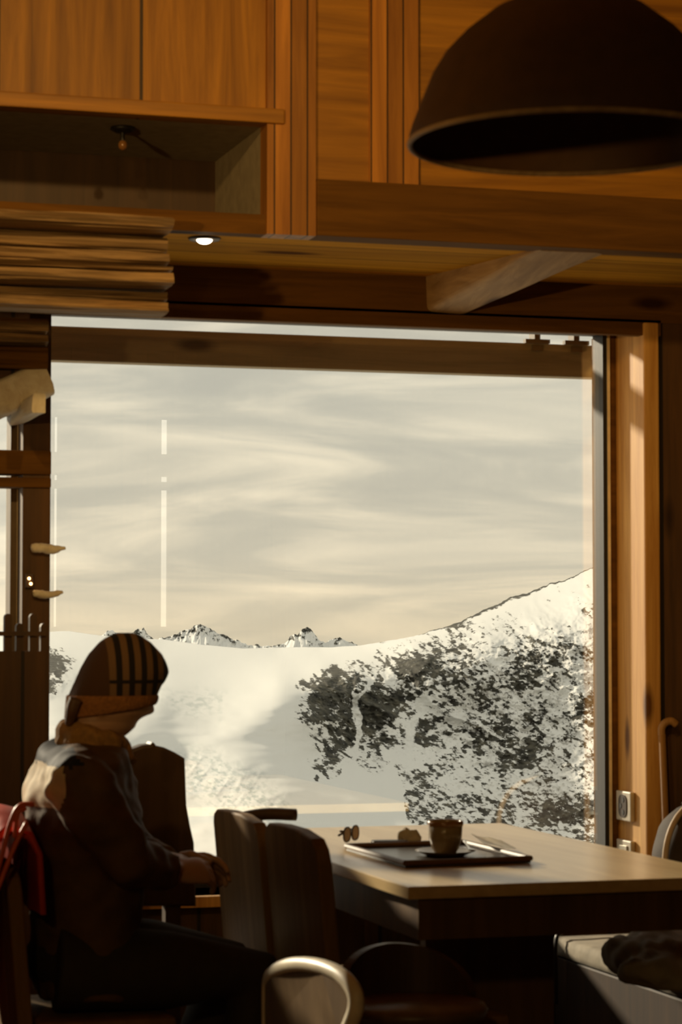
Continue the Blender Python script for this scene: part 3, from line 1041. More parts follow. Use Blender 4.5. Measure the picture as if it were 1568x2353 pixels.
# ------------------------------------------------------------------ sockets on the reveal
def wall_plate(name, label, cat, py0, py1, px0, px1, kind):
    r0_, r1_ = ray(px0, py0), ray(px1, py0)
    yb_, ya_ = rev_x / (r0_.x / r0_.y), rev_x / (r1_.x / r1_.y)
    z1_, z0_ = at(px0, py0, (ya_ + yb_) / 2).z, at(px0, py1, (ya_ + yb_) / 2).z
    t = thing(name, label, cat, (rev_x, (ya_ + yb_) / 2, (z0_ + z1_) / 2))
    hw, hh = (yb_ - ya_) / 2, (z1_ - z0_) / 2
    obj('plate', box(-0.016, -0.0005, -hw, hw, -hh, hh, bev=0.004), M['plate'], t)
    if kind == 'socket':
        ol = []
        for k in range(32):
            a = 2 * math.pi * k / 32
            c, s = math.cos(a), math.sin(a)
            rr = 0.55 + 0.25 * s * s
            ol.append((hw * rr * c, hh * 0.78 * s))
        obj('socket_face', prism(ol, 'X', -0.019, -0.014), M['dark_plastic'], t)
        for zz in (-0.42, 0.0, 0.42):
            obj('socket_hole', prism([(hw * 0.15 * math.cos(2 * math.pi * k / 12) + hw * (0.22 if zz == 0 else -0.12), hh * zz + hw * 0.15 * math.sin(2 * math.pi * k / 12)) for k in range(12)], 'X', -0.0205, -0.018), M['black'], t)
    else:
        obj('rocker', box(-0.021, -0.014, -hw * 0.6, hw * 0.6, -hh * 0.62, hh * 0.62, bev=0.002), M['metal'], t)
    return t
wall_plate('power_socket', 'metal power socket on pine reveal right of the window', 'socket', 1818, 1886, 1427, 1460, 'socket')
wall_plate('light_switch', 'metal switch plate on pine reveal under the power socket', 'switch', 1930, 1992, 1428, 1461, 'switch')

# ------------------------------------------------------------------ pendant lamp
LY = 3.7
lc = at(1312, 330, LY)
lr = (at(1660, 330, LY) - at(963, 330, LY)).length / 2 * 0.985
pl = thing('pendant_lamp', 'large dark dome pendant lamp hanging at the top right', 'pendant lamp', (lc.x, LY, lc.z))
prof_o = [(lr, 0.0), (lr * 1.004, 0.012), (lr * 0.985, 0.03), (lr * 0.93, 0.068), (lr * 0.86, 0.115), (lr * 0.78, 0.150), (lr * 0.66, 0.184), (lr * 0.48, 0.222), (lr * 0.3, 0.242), (lr * 0.12, 0.252), (0.02, 0.255)]
obj('lamp_shade', lathe(prof_o, 72), M['shade'], pl, smooth=True)
prof_i = [(r_ * 0.985, z - 0.004 if z > 0.02 else z) for r_, z in prof_o]
obj('shade_lining', lathe(prof_i, 72), M['shade_in'], pl, smooth=True)
obj('rim', tube([(lr * math.cos(2 * math.pi * k / 72), lr * math.sin(2 * math.pi * k / 72), 0.0) for k in range(73)], 0.005, 8), M['rafter'], pl, smooth=True)
obj('cord', tube([(0, 0, 0.25), (0, 0, ZC - lc.z)], 0.006, 8), M['black'], pl)
obj('bulb', ellipsoid((0, 0, 0.14), (0.04, 0.04, 0.05)), M['porcelain'], pl, smooth=True)
obj('bulb_socket', lathe([(0.0, 0.18), (0.02, 0.18), (0.02, 0.25), (0.0, 0.25)], 16), M['black'], pl)

# recessed spot in the ceiling strip, lit
dl = onz(470, 547, ZS)
sp2 = thing('recessed_spotlight', 'small round lit spotlight recessed in the wooden ceiling strip', 'spotlight', (dl.x, dl.y, ZS))
obj('ring', lathe([(0.018, -0.001), (0.020, -0.006), (0.040, -0.006), (0.044, -0.001), (0.043, 0.0)], 40), M['dark_plastic'], sp2, smooth=True)
obj('lens', ellipsoid((0, 0, -0.004), (0.021, 0.021, 0.012)), M['lamp_on'], sp2, smooth=True)
# dark fitting inside the niche
p = at(282, 312, YB + 0.16)
nl = thing('niche_lamp', 'dark unlit ceiling fitting inside the niche at upper left', 'ceiling fitting', (p.x, YB + 0.16, nz1))
obj('canopy', lathe([(0.0, 0.0), (0.032, 0.0), (0.034, -0.006), (0.020, -0.014), (0.0, -0.015)], 24), M['black'], nl, smooth=True)
obj('stem', tube([(0, 0, -0.012), (0, 0, -0.04)], 0.006, 8), M['black'], nl)
obj('bulb', ellipsoid((0, 0, -0.048), (0.012, 0.012, 0.014)), M['glass_amber'], nl, smooth=True)

# ------------------------------------------------------------------ left corner, reflections built as solid objects
# reflected railing, built as a picket screen behind the person
ps = thing('reflected_pickets', 'reflected railing built as dark round-topped pickets behind the seated person', 'reflected railing', (at(50, 1500, 6.4).x, 6.4, 0))
px_ = lambda q: at(q, 1500, 6.4).x - ps.location.x
zrail = at(50, 1456, 6.4).z
def picket(px, top, w=16):
    x, z = px_(px), at(px, top, 6.4).z
    hw = w / 2 * 6.4 / FPX * 1.05
    ol = [(x - hw, 0.9), (x + hw, 0.9), (x + hw, z - hw)] + [(x + hw * math.cos(R(a)), z - hw + hw * math.sin(R(a))) for a in (30, 60, 90, 120, 150)] + [(x - hw, z - hw)]
    obj('reflected_picket', prism(ol, 'Y', -0.012, 0.012), M['chair_dark'], ps)
for q, t in ((17, 1410), (44, 1432), (75, 1410), (100, 1432), (-12, 1432), (-41, 1410), (-70, 1432), (-99, 1410), (-128, 1432), (-157, 1410)):
    picket(q, t)
obj('reflected_rail', box(px_(-180), px_(103), -0.02, 0.02, zrail - 0.006, zrail + 0.006), M['chair_dark'], ps)
obj('panel', box(px_(-180), px_(103), -0.018, 0.018, 0.0, at(50, 1496, 6.4).z), M['dark_wood'], ps)
# pale reflected log ends, built as solid pieces on the pier
def reflected_log(px0, px1, py, r_, seed, label):
    a, b = at(px0, py, 6.805), at(px1, py - 4, 6.805)
    n = 26
    path, rad = [], []
    for i in range(n + 1):
        t = i / n
        p_ = a.lerp(b, t)
        p_.z += 0.004 * math.sin(t * 5 + seed)
        path.append(p_)
        s = (1 - abs(2 * t - 0.75) ** 3 * 0.5) if t < 0.9 else 0.45
        rad.append(r_ * max(0.25, s if 0 < i < n else 0.4))
    bm = tube(path, rad, 14, 0.8)
    wrinkle(bm, 0.003, 60, seed)
    o = obj('reflected_log', bm, M['pale_hewn'], smooth=True)
    tag(o, label, 'reflected_log')
    return o
reflected_log(70, 150, 1262, 0.018, 1, 'pale reflected log end built on the pier, upper and thicker one')
reflected_log(75, 145, 1366, 0.014, 2, 'pale reflected log end built on the pier, lower and thinner one')
p = at(68, 1335, 6.81)  # two reflected points of light, built as glowing bulbs
wl = thing('reflected_bulbs', 'reflected pair of tiny warm lights built on dark pier between windows', 'light', (p.x, 6.815, p.z))
obj('added_base_plate', box(-0.012, 0.012, -0.006, 0.004, -0.02, 0.02, bev=0.002), M['dark_plastic'], wl)
for dx, dz in ((-0.002, 0.007), (0.003, -0.008)):
    obj('bulb', ellipsoid((dx, -0.009, dz), (0.004, 0.004, 0.004)), M['bulb'], wl)  # stands in for a reflected point of light

# ------------------------------------------------------------------ the person
PY = 5.41
def interp(tab, y):
    ys = [t[0] for t in tab]
    return [float(np.interp(y, ys, [t[k] for t in tab])) for k in range(1, len(tab[0]))]
def slice_loft(tab, step=4, n=40, yc=PY, pinch_p=3):
    """Horizontal sections: (py, back px, front px, half width m, nose pinch, y offset)."""
    rings = []
    y = tab[0][0]
    ys = list(np.arange(tab[0][0], tab[-1][0] + 0.1, step))
    for y in ys:
        b, f, w, k = interp(tab, y)[:4]
        pb, pf = at(b, y, yc), at(f, y, yc)
        mid, a = (pb + pf) / 2, (pf.x - pb.x) / 2
        ring = []
        for i in range(n):
            th = 2 * math.pi * i / n
            c, s = math.cos(th), math.sin(th)
            pin = 1 - k * max(0.0, c) ** pinch_p
            ring.append((mid.x + a * c, yc + w * math.copysign(abs(s) ** 0.9, s) * pin, mid.z))
        rings.append(ring)
    return loft(rings)
head_tab = [
    (1462, 262, 318, 0.025, 0), (1475, 235, 340, 0.048, 0), (1500, 212, 366, 0.066, 0), (1530, 194, 376, 0.074, 0), (1555, 182, 376, 0.076, 0),
    (1578, 174, 366, 0.076, 0.05), (1598, 168, 356, 0.074, 0.12), (1612, 164, 351, 0.071, 0.3), (1624, 162, 354, 0.069, 0.62), (1634, 160, 357, 0.068, 0.78),
    (1640, 160, 354, 0.067, 0.78), (1645, 159, 337, 0.066, 0.5), (1651, 159, 323, 0.065, 0.2), (1658, 158, 316, 0.064, 0.12), (1663, 158, 311, 0.063, 0.1),
    (1670, 157, 312, 0.061, 0.12), (1676, 157, 304, 0.058, 0.1), (1683, 156, 298, 0.055, 0.15), (1690, 155, 289, 0.052, 0.15), (1700, 152, 272, 0.052, 0.1),
    (1720, 148, 262, 0.055, 0), (1790, 140, 262, 0.06, 0)]
def fingers(base, fwd, side, up, s=1.0, curl=0.7, flip=1):
    """Palm with four bent fingers and a thumb; fwd/side/up are unit vectors."""
    parts = []
    pl_ = [base, base + fwd * 0.035 * s, base + fwd * 0.085 * s]
    rings = []
    for q, hw, th in ((0.0, 0.027, 0.017), (0.03, 0.036, 0.017), (0.07, 0.041, 0.014), (0.088, 0.038, 0.011)):
        ring = []
        for k in range(16):
            a = 2 * math.pi * k / 16
            ring.append(base + fwd * q * s + side * math.cos(a) * hw * s + up * math.sin(a) * th * s)
        rings.append(ring)
    parts.append(loft(rings))
    for i, (ln, off) in enumerate(((0.068, 0.029), (0.077, 0.010), (0.072, -0.010), (0.056, -0.028))):
        p0 = base + fwd * 0.075 * s + side * off * s
        pts = [p0]
        ang = 0.1
        for seg, k in ((0.45, 1.0), (0.30, 1.3), (0.25, 1.1)):
            ang += curl * k * 0.6 + 0.04 * i
            d = (fwd * math.cos(ang) - up * math.sin(ang))
            pts.append(pts[-1] + d * ln * seg * s * 1.15)
        parts.append(tube([pts[0] - fwd * 0.02] + pts, [0.0085 * s, 0.0095 * s, 0.0088 * s, 0.008 * s, 0.0066 * s], 10))
    t0 = base + fwd * 0.022 * s + side * 0.026 * s
    t1 = t0 + (fwd * 0.6 + side * 0.7 - up * 0.35).normalized() * 0.038 * s
    t2 = t1 + (fwd * 0.85 + side * 0.15 - up * 0.5).normalized() * 0.032 * s
    t3 = t2 + (fwd * 0.9 - side * 0.1 - up * 0.45).normalized() * 0.024 * s
    parts.append(tube([t0 - side * 0.012 * s, t0, t1, t2, t3], [0.013 * s, 0.014 * s, 0.0115 * s, 0.0095 * s, 0.0075 * s], 10))
    return parts
def P(px, py, dy=0.0):
    return at(px, py, PY + dy)
sh_n, el_n, wr_n = P(178, 1800, -0.185), P(298, 1985, -0.225), P(396, 2003, -0.10)
sh_f, el_f, wr_f = P(190, 1800, 0.19), P(310, 1975, 0.24), P(398, 1985, 0.09)
hip_n, hip_f = P(188, 2225, -0.095), P(188, 2225, 0.095)
kn_n, kn_f = Vector((hip_n.x + 0.385, PY - 0.12, 0.53)), Vector((hip_n.x + 0.375, PY + 0.12, 0.53))
an_n, an_f = Vector((kn_n.x - 0.05, PY - 0.12, 0.085)), Vector((kn_n.x - 0.12, PY + 0.12, 0.085))
hip_n.z = hip_f.z = 0.565
fwd_n = Vector((0.95, 0.28, -0.02)).normalized()
side_n = Vector((-0.2, 0.72, 0.66)); side_n = (side_n - fwd_n * side_n.dot(fwd_n)).normalized()
up_n = fwd_n.cross(side_n) * -1
if up_n.y > 0: up_n = -up_n
fwd_f = Vector((0.95, -0.28, 0.02)).normalized()
side_f = Vector((-0.2, -0.72, 0.66)); side_f = (side_f - fwd_f * side_f.dot(fwd_f)).normalized()
up_f = fwd_f.cross(side_f)
if up_f.y < 0: up_f = -up_f
body = [slice_loft(head_tab, 3)]
body.append(ellipsoid(P(232, 1618, -0.070), (0.017, 0.009, 0.028)))          # ears
body.append(ellipsoid(P(232, 1618, 0.070), (0.017, 0.009, 0.028)))
body.append(tube([P(205, 1760), P(192, 1950), P(196, 2215)], [0.10, 0.105, 0.105], 20, 1.0))
body.append(tube([P(205, 1710), P(200, 1790)], [0.055, 0.07], 20))
for s_, e_, w_ in ((sh_n, el_n, wr_n), (sh_f, el_f, wr_f)):
    body.append(tube([P(195, 1800, 0), s_, s_.lerp(e_, 0.5), e_, e_.lerp(w_, 0.4), w_, w_ + (w_ - e_) * 0.08], [0.06, 0.052, 0.045, 0.038, 0.036, 0.026, 0.026], 14))
for h_, k_, a_ in ((hip_n, kn_n, an_n), (hip_f, kn_f, an_f)):
    body.append(tube([h_, h_.lerp(k_, 0.5), k_, k_.lerp(a_, 0.35), a_, a_ - Vector((0, 0, 0.03))], [0.085, 0.075, 0.055, 0.052, 0.036, 0.036], 16))
    body.append(ellipsoid(a_ + Vector((0.05, 0, -0.045)), (0.11, 0.04, 0.035)))
body += fingers(wr_n, fwd_n, side_n, up_n, 1.0, 0.55)
body += fingers(wr_f, fwd_f, side_f, up_f, 1.0, 0.55)
bm = remesh(body, 0.0048, 3, 0.5)
person = obj('person', bm, M['skin'], smooth=True)
tag(person, 'person in beanie with reflected railing stripes and brown jacket seated at table looking down', 'person')

hat_tab = [
    (1454, 272, 302, 0.012, 0), (1458, 258, 318, 0.028, 0), (1467, 241, 332, 0.046, 0), (1476, 229, 345, 0.056, 0), (1503, 205, 370, 0.075, 0), (1520, 195, 379, 0.081, 0),
    (1534, 187, 384, 0.084, 0), (1545, 182, 386, 0.0855, 0), (1556, 177, 382, 0.0865, 0), (1566, 173, 377, 0.0865, 0), (1576, 168, 369, 0.086, 0), (1599, 158, 359, 0.084, 0)]
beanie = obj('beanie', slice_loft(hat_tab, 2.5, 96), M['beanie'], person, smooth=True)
band_tab = [(1597, 155, 361, 0.087, 0), (1601, 153, 363, 0.089, 0), (1612, 150, 361, 0.088, 0), (1618, 149, 357, 0.086, 0.03)]
def band_loft(tab):
    bm_ = slice_loft(tab, 3, 96)
    # tilt the band a little: nape side lower
    xf_, xb_ = P(358, 1605).x, P(152, 1605).x
    zt_b = P(150, 1601).z
    for v in bm_.verts:
        t = (xf_ - v.co.x) / (xf_ - xb_)
        if v.co.z < zt_b:
            v.co.z -= 0.030 * t * min(1.0, (zt_b - v.co.z) / 0.012)
    return bm_
beanie_band = obj('beanie_band', band_loft(band_tab), M['band'], person, smooth=True)
# hair at the nape
hair = remesh([tube([P(178, 1605, dy), P(165, 1635, dy * 0.9), P(158, 1668, dy * 0.75)], [0.018, 0.016, 0.010], 10) for dy in (-0.055, -0.035, -0.012, 0.012, 0.035, 0.055)], 0.005, 4)
wrinkle(hair, 0.003, 70, 2, (1, 1, 0.3))
obj('hair', hair, M['hair'], person, smooth=True)

jac_tab = [
    (1700, 126, 262, 0.085, 0), (1716, 104, 272, 0.13, 0), (1732, 94, 280, 0.165, 0), (1750, 86, 288, 0.19, 0), (1793, 69, 300, 0.205, 0), (1830, 60, 308, 0.205, 0),
    (1900, 62, 318, 0.195, 0), (2000, 70, 322, 0.185, 0), (2100, 76, 318, 0.18, 0), (2200, 78, 318, 0.185, 0), (2285, 80, 320, 0.185, 0)]
jparts = [slice_loft(jac_tab, 6, 48)]
for s_, e_, w_ in ((sh_n, el_n, wr_n), (sh_f, el_f, wr_f)):
    c_ = w_ - (w_ - e_).normalized() * 0.028
    jparts.append(tube([P(195, 1795, (s_.y - PY) * 0.4), s_, s_.lerp(e_, 0.5), e_, e_.lerp(c_, 0.5), c_], [0.09, 0.076, 0.066, 0.06, 0.052, 0.044], 18))
jk = remesh(jparts, 0.009, 6)
wrinkle(jk, 0.012, 11, 4, (1, 1, 1.6))
jacket = obj('jacket', jk, None, person, smooth=True)
for m_ in ('jacket', 'jacket_dark', 'tan'):
    jacket.data.materials.append(M[m_])
zA, zB, zC = P(100, 1690).z, P(100, 1752).z, P(100, 1845).z
xr1, xr2 = P(140, 1720).x, P(118, 1800).x
for f in jacket.data.polygons:
    c = f.center
    if zB < c.z and c.x < xr1 + 0.02 * noise3(c, 20):
        f.material_index = 1
    elif zC < c.z <= zB and c.x < xr2 - 0.012 + 0.01 * noise3(c, 25):
        f.material_index = 2
# scarf around the neck
ring = []
for k in range(25):
    a = 2 * math.pi * k / 24
    ring.append(P(214, 1694) + Vector((0.060 * math.cos(a), 0.066 * math.sin(a), -0.018 * math.cos(a))))
sc_parts = [tube(ring, 0.024, 12), tube([r_ + Vector((0, 0, -0.03)) for r_ in ring], 0.028, 12)]
sc_parts.append(tube(smooth_path([P(286, 1712, -0.03), P(292, 1740, -0.04), P(302, 1752, -0.05)], 4), [0.016] * 9, 10))
scf = remesh(sc_parts, 0.006, 3)
wrinkle(scf, 0.007, 28, 6, (1, 1, 0.5))
obj('scarf', scf, M['scarf'], person, smooth=True)
tp_ = []
for h_, k_, a_ in ((hip_n, kn_n, an_n), (hip_f, kn_f, an_f)):
    tp_.append(tube([h_ + Vector((-0.06, 0, 0)), h_.lerp(k_, 0.5), k_, k_.lerp(a_, 0.4), a_ + Vector((0, 0, 0.03))], [0.1, 0.088, 0.07, 0.066, 0.06], 16))
tp_.append(ellipsoid((hip_n + hip_f) / 2, (0.13, 0.17, 0.09)))
obj('trousers', remesh(tp_, 0.01, 4), M['trousers'], person, smooth=True)
for a_ in (an_n, an_f):
    bt = remesh([ellipsoid(a_ + Vector((0.05, 0, -0.04)), (0.125, 0.052, 0.045)), tube([a_ + Vector((0, 0, -0.06)), a_ + Vector((0, 0, 0.08))], 0.052, 16)], 0.008, 3)
    for v in bt.verts:
        v.co.z = max(v.co.z, 0.002)
    obj('boot', bt, M['dark_leather'], person, smooth=True)

# the person's chair, with a red jacket over its back
cbx = P(40, 1850).x
pc = board_chair('board_chair', 'wooden chair the person sits on, red jacket over its back', (P(60, 1850).x, PY, 0), 0, M['chair'], w=0.42, top=0.80, shape=shp, dep=0.30)
ztop = at(45, 1846, PY - 0.1).z
xb = P(60, 1850).x - 0.065
def drape():
    rings = []
    n = 34
    for i in range(n + 1):
        t = i / n
        y = PY - 0.26 + 0.52 * t
        fold = 0.016 * math.sin(t * 21) + 0.01 * math.sin(t * 47 + 1)
        zz = ztop - 0.05 * abs(2 * t - 0.9) ** 2.2
        o_ = []
        prof = [(-0.10, 0.40), (-0.085, 0.52), (-0.07, 0.66), (-0.055, 0.77), (-0.035, zz - 0.02), (-0.005, zz), (0.05, zz - 0.014), (0.072, zz - 0.06), (0.075, 0.70)]
        for x, z in prof:
            k = min(1.0, max(0.0, (zz - z) * 5 + 0.15))
            o_.append((xb + x - 0.014 + fold * k * (1 if x < 0 else 0.2), y + 0.02 * math.sin(z * 16 + t * 5) * k, z))
        prof_b = [(x + (0.012 if x < 0 else -0.012), z - (0.012 if z > zz - 0.03 else 0)) for x, z in reversed(prof)]
        for x, z in prof_b:
            k = min(1.0, max(0.0, (zz - z) * 5 + 0.15))
            o_.append((xb + x - 0.014 + fold * k * (1 if x < 0 else 0.2), y + 0.02 * math.sin(z * 16 + t * 5) * k, z))
        rings.append(o_)
    return loft(rings)
rj = thing('red_jacket', 'bright red jacket draped over the chair back behind the person', 'jacket', (0, 0, 0))
obj('jacket_cloth', drape(), M['red'], rj, smooth=True)
for pts in (((78, 1848), (45, 1852), (24, 1890), (8, 1950), (-8, 2010)), ((60, 1856), (42, 1866), (36, 1900), (34, 1925)), ((62, 1890), (38, 1935), (15, 1990), (-6, 2045))):
    path = [at(q[0], q[1], PY - 0.13) + Vector((0, -0.14, 0)) * 0 for q in pts]
    obj('piping', tube(smooth_path([Vector((p_.x, PY - 0.275, EYE + (p_.z - EYE) * (PY - 0.275) / (PY - 0.13))) + Vector((-p_.x * 0.145 / (PY - 0.13), 0, 0)) for p_ in path], 6), 0.0055, 8), M['red_trim'], rj, smooth=True)

# ------------------------------------------------------------------ mountains
def vnoise(x, y, seed):
    xi, yi = np.floor(x).astype(np.int64), np.floor(y).astype(np.int64)
    xf, yf = x - xi, y - yi
    def h(a, b):
        n = (a * 374761393 + b * 668265263 + seed * 982451653) & 0xffffffff
        n = ((n ^ (n >> 13)) * 1274126177) & 0xffffffff
        return ((n ^ (n >> 16)) & 0xffff) / 65535.0
    u, v = xf * xf * xf * (xf * (xf * 6 - 15) + 10), yf * yf * yf * (yf * (yf * 6 - 15) + 10)
    a, b, c, d = h(xi, yi), h(xi + 1, yi), h(xi, yi + 1), h(xi + 1, yi + 1)
    return (a * (1 - u) + b * u) * (1 - v) + (c * (1 - u) + d * u) * v
def fbm(x, y, seed, octv=5, gain=0.5):
    s, a, t = 0, 1.0, 0
    for o in range(octv):
        s = s + a * vnoise(x * 2 ** o + o * 17.3, y * 2 ** o + o * 9.1, seed + o)
        t += a
        a *= gain
    return s / t
def ridged(x, y, seed, octv=5, gain=0.55):
    s, a, t = 0, 1.0, 0
    for o in range(octv):
        s = s + a * (1 - np.abs(2 * vnoise(x * 2 ** o + o * 13.7, y * 2 ** o + o * 5.9, seed + o) - 1))
        t += a
        a *= gain
    return s / t

CREST = [(-2600, 1400), (-1400, 1430), (-600, 1440), (0, 1448), (107, 1452), (160, 1450), (230, 1460), (300, 1466), (380, 1470), (470, 1482), (560, 1490), (640, 1488), (700, 1487), (760, 1487), (830, 1483),
         (870, 1476), (950, 1462), (1000, 1446), (1060, 1430), (1110, 1402), (1180, 1370), (1235, 1354), (1300, 1330), (1375, 1300), (1600, 1215), (2000, 1120), (2700, 1000), (3600, 960)]
CTRL = [  # azimuth column, elevation row, distance in km
    (-2600, 1400, 7), (-2600, 1700, 4), (-2600, 2150, 2), (-1000, 1435, 7), (-1000, 1600, 4.4), (-1000, 1850, 2.9), (-1000, 2150, 1.9),
    (107, 1455, 6.6), (107, 1520, 4.6), (107, 1590, 3.8), (107, 1650, 3.65), (107, 1750, 3.4), (107, 2150, 2.5),
    (380, 1472, 6.2), (380, 1530, 4.7), (380, 1596, 3.85), (400, 1650, 3.70), (400, 1760, 3.42), (420, 1850, 3.12), (430, 2150, 2.5),
    (640, 1490, 5.8), (640, 1530, 4.5), (640, 1570, 3.85), (640, 1650, 3.6), (640, 1760, 3.36), (640, 1850, 3.0), (640, 2150, 2.5),
    (740, 1490, 5.4), (740, 1535, 4.05), (730, 1600, 3.85), (740, 1740, 3.62), (760, 1850, 3.2),
    (830, 1484, 5.0), (830, 1525, 4.1), (830, 1600, 3.92), (840, 1720, 3.75), (850, 1850, 3.3), (850, 2150, 2.6),
    (950, 1464, 4.6), (950, 1490, 4.15), (950, 1600, 3.97), (960, 1720, 3.8), (980, 1850, 3.45), (1000, 2150, 2.3),
    (1110, 1403, 4.55), (1110, 1468, 4.12), (1110, 1600, 3.95), (1110, 1750, 3.76), (1120, 1870, 3.5), (1120, 2150, 2.4),
    (1240, 1356, 4.55), (1240, 1430, 4.12), (1240, 1600, 3.92), (1240, 1800, 3.66), (1240, 1950, 3.35), (1240, 2150, 2.4),
    (1375, 1302, 4.5), (1375, 1370, 4.1), (1375, 1550, 3.88), (1375, 1750, 3.62), (1375, 1950, 3.3), (1375, 2150, 2.35),
    (2000, 1122, 4.4), (2000, 1500, 3.7), (2000, 2150, 2.2), (3600, 960, 3.9), (3600, 1500, 3.2), (3600, 2150, 2.0)]
cp = np.array(CTRL, float)
def tps(d2):
    return np.where(d2 > 1e-12, 0.5 * d2 * np.log(d2 + 1e-20), 0)
_X = cp[:, :2] / 400.0
_D = tps(((_X[:, None, :] - _X[None]) ** 2).sum(-1)) + np.eye(len(cp)) * 0.02
_Pm = np.c_[np.ones(len(cp)), _X]
_A = np.block([[_D, _Pm], [_Pm.T, np.zeros((3, 3))]])
_S = np.linalg.solve(_A, np.r_[np.log(cp[:, 2]), 0, 0, 0])
def depth(u, v):
    q = np.stack([u, v], -1) / 400.0
    out = np.zeros(u.shape)
    for k in range(len(cp)):
        out += _S[k] * tps(((q - _X[k]) ** 2).sum(-1))
    out += _S[-3] + _S[-2] * q[..., 0] + _S[-1] * q[..., 1]
    return np.exp(out)

def poly_soft(u, v, poly, soft):
    """signed-distance mask of a polygon: 1 inside, 0 outside, soft edge"""
    P_ = np.array(poly, float)
    inside = np.zeros(u.shape, bool)
    d = np.full(u.shape, 1e9)
    n = len(P_)
    for i in range(n):
        x1, y1 = P_[i]
        x2, y2 = P_[(i + 1) % n]
        cond = ((y1 > v) != (y2 > v)) & (u < (x2 - x1) * (v - y1) / (y2 - y1 + 1e-9) + x1)
        inside ^= cond
        dx, dy = x2 - x1, y2 - y1
        t = np.clip(((u - x1) * dx + (v - y1) * dy) / (dx * dx + dy * dy), 0, 1)
        d = np.minimum(d, np.hypot(u - x1 - t * dx, v - y1 - t * dy))
    sd = np.where(inside, d, -d)
    return np.clip(sd / soft * 0.5 + 0.5, 0, 1)

ROCKA = [(693, 1585), (705, 1562), (735, 1548), (765, 1542), (785, 1532), (830, 1530), (850, 1540), (870, 1530), (900, 1512), (930, 1497), (975, 1492), (1030, 1500), (1000, 1545), (960, 1575), (945, 1600), (930, 1640), (912, 1668),
         (905, 1690), (890, 1715), (893, 1745), (868, 1752), (840, 1738), (832, 1700), (815, 1722), (800, 1738), (778, 1748), (765, 1768), (735, 1770), (730, 1755), (755, 1742), (785, 1722), (782, 1705), (755, 1700), (728, 1695), (718, 1668), (705, 1650), (693, 1640), (700, 1615)]
ROCKB = [(930, 1497), (1000, 1485), (1080, 1466), (1150, 1470), (1210, 1440), (1290, 1410), (1340, 1385), (1400, 1340), (1800, 1230), (3600, 1050), (3600, 2200), (1400, 2200), (1385, 1965), (1300, 1955), (1200, 1925), (1100, 1890), (1005, 1875), (990, 1838), (1000, 1800),
         (970, 1770), (985, 1740), (950, 1722), (938, 1690), (960, 1650), (965, 1600), (945, 1560)]
ROCKC = [(60, 1505), (110, 1500), (140, 1515), (162, 1540), (158, 1560), (140, 1575), (135, 1592), (60, 1595)]
us = np.concatenate([np.linspace(-2600, 60, 60, endpoint=False), np.linspace(60, 1420, 620, endpoint=False), np.linspace(1420, 3600, 90)])
ts = np.linspace(0, 1, 430) ** 1.12
Ug, Tg = np.meshgrid(us, ts)
crest = np.interp(us, [c[0] for c in CREST], [c[1] for c in CREST])
crest = crest + (fbm(us / 28.0, us * 0, 5, 5, 0.6) - 0.5) * np.interp(us, [700, 860, 980, 1400, 2000], [1.5, 2, 11, 14, 20])
Vg = crest[None, :] + (2150 - crest[None, :]) * Tg
Dg = depth(Ug, Vg)
wu = Ug + (fbm(Ug / 60, Vg / 60, 31, 4) - 0.5) * 46
wv = Vg + (fbm(Ug / 60 + 40, Vg / 60, 32, 4) - 0.5) * 46
ra_ = poly_soft(wu, wv, ROCKA, 22)
rb_ = poly_soft(wu, wv, ROCKB, 60)
rc_ = poly_soft(wu, wv, ROCKC, 16)
# relief, along the ray, in metres
diag_u = (Ug * 0.80 + Vg * 0.60)
diag_v = (-Ug * 0.60 + Vg * 0.80)
rel = np.zeros(Ug.shape)
rough = np.maximum(np.maximum(ra_, rb_), rc_)
rel += rough * (ridged(diag_v / 70 + fbm(Ug / 90, Vg / 90, 3) * 1.2, diag_u / 230, 41, 5, 0.58) - 0.55) * 75
rel += rough * (fbm(Ug / 22, Vg / 16, 43, 5, 0.6) - 0.5) * 34
rel += (fbm(Ug / 260, Vg / 90, 51, 4) - 0.5) * 110 * np.clip((Vg - crest) / 60, 0, 1) * (1 - rough * 0.6)
# crevassed ice low on the glacier
crev = poly_soft(wu, wv, [(420, 1740), (500, 1740), (580, 1790), (650, 1840), (640, 1870), (560, 1880), (500, 1860), (420, 1800)], 40)
crev = np.maximum(crev, poly_soft(wu, wv, [(360, 1595), (470, 1592), (520, 1610), (510, 1640), (440, 1640), (370, 1625)], 24) * 0.6)
rel += crev * (ridged(diag_u / 26, diag_v / 60, 61, 4) - 0.62) * 13
Rg = Dg * 1000 - rel * np.clip((Vg - crest) / 12, 0, 1)
dirs = np.zeros(Ug.shape + (3,))
for i in range(3):
    dirs[..., i] = _F[i] * FPX + _R[i] * (Ug - W / 2) + _U[i] * (H / 2 - Vg)
dirs /= np.sqrt((dirs[..., :2] ** 2).sum(-1))[..., None]
pts = dirs * Rg[..., None]
pts[..., 2] += EYE
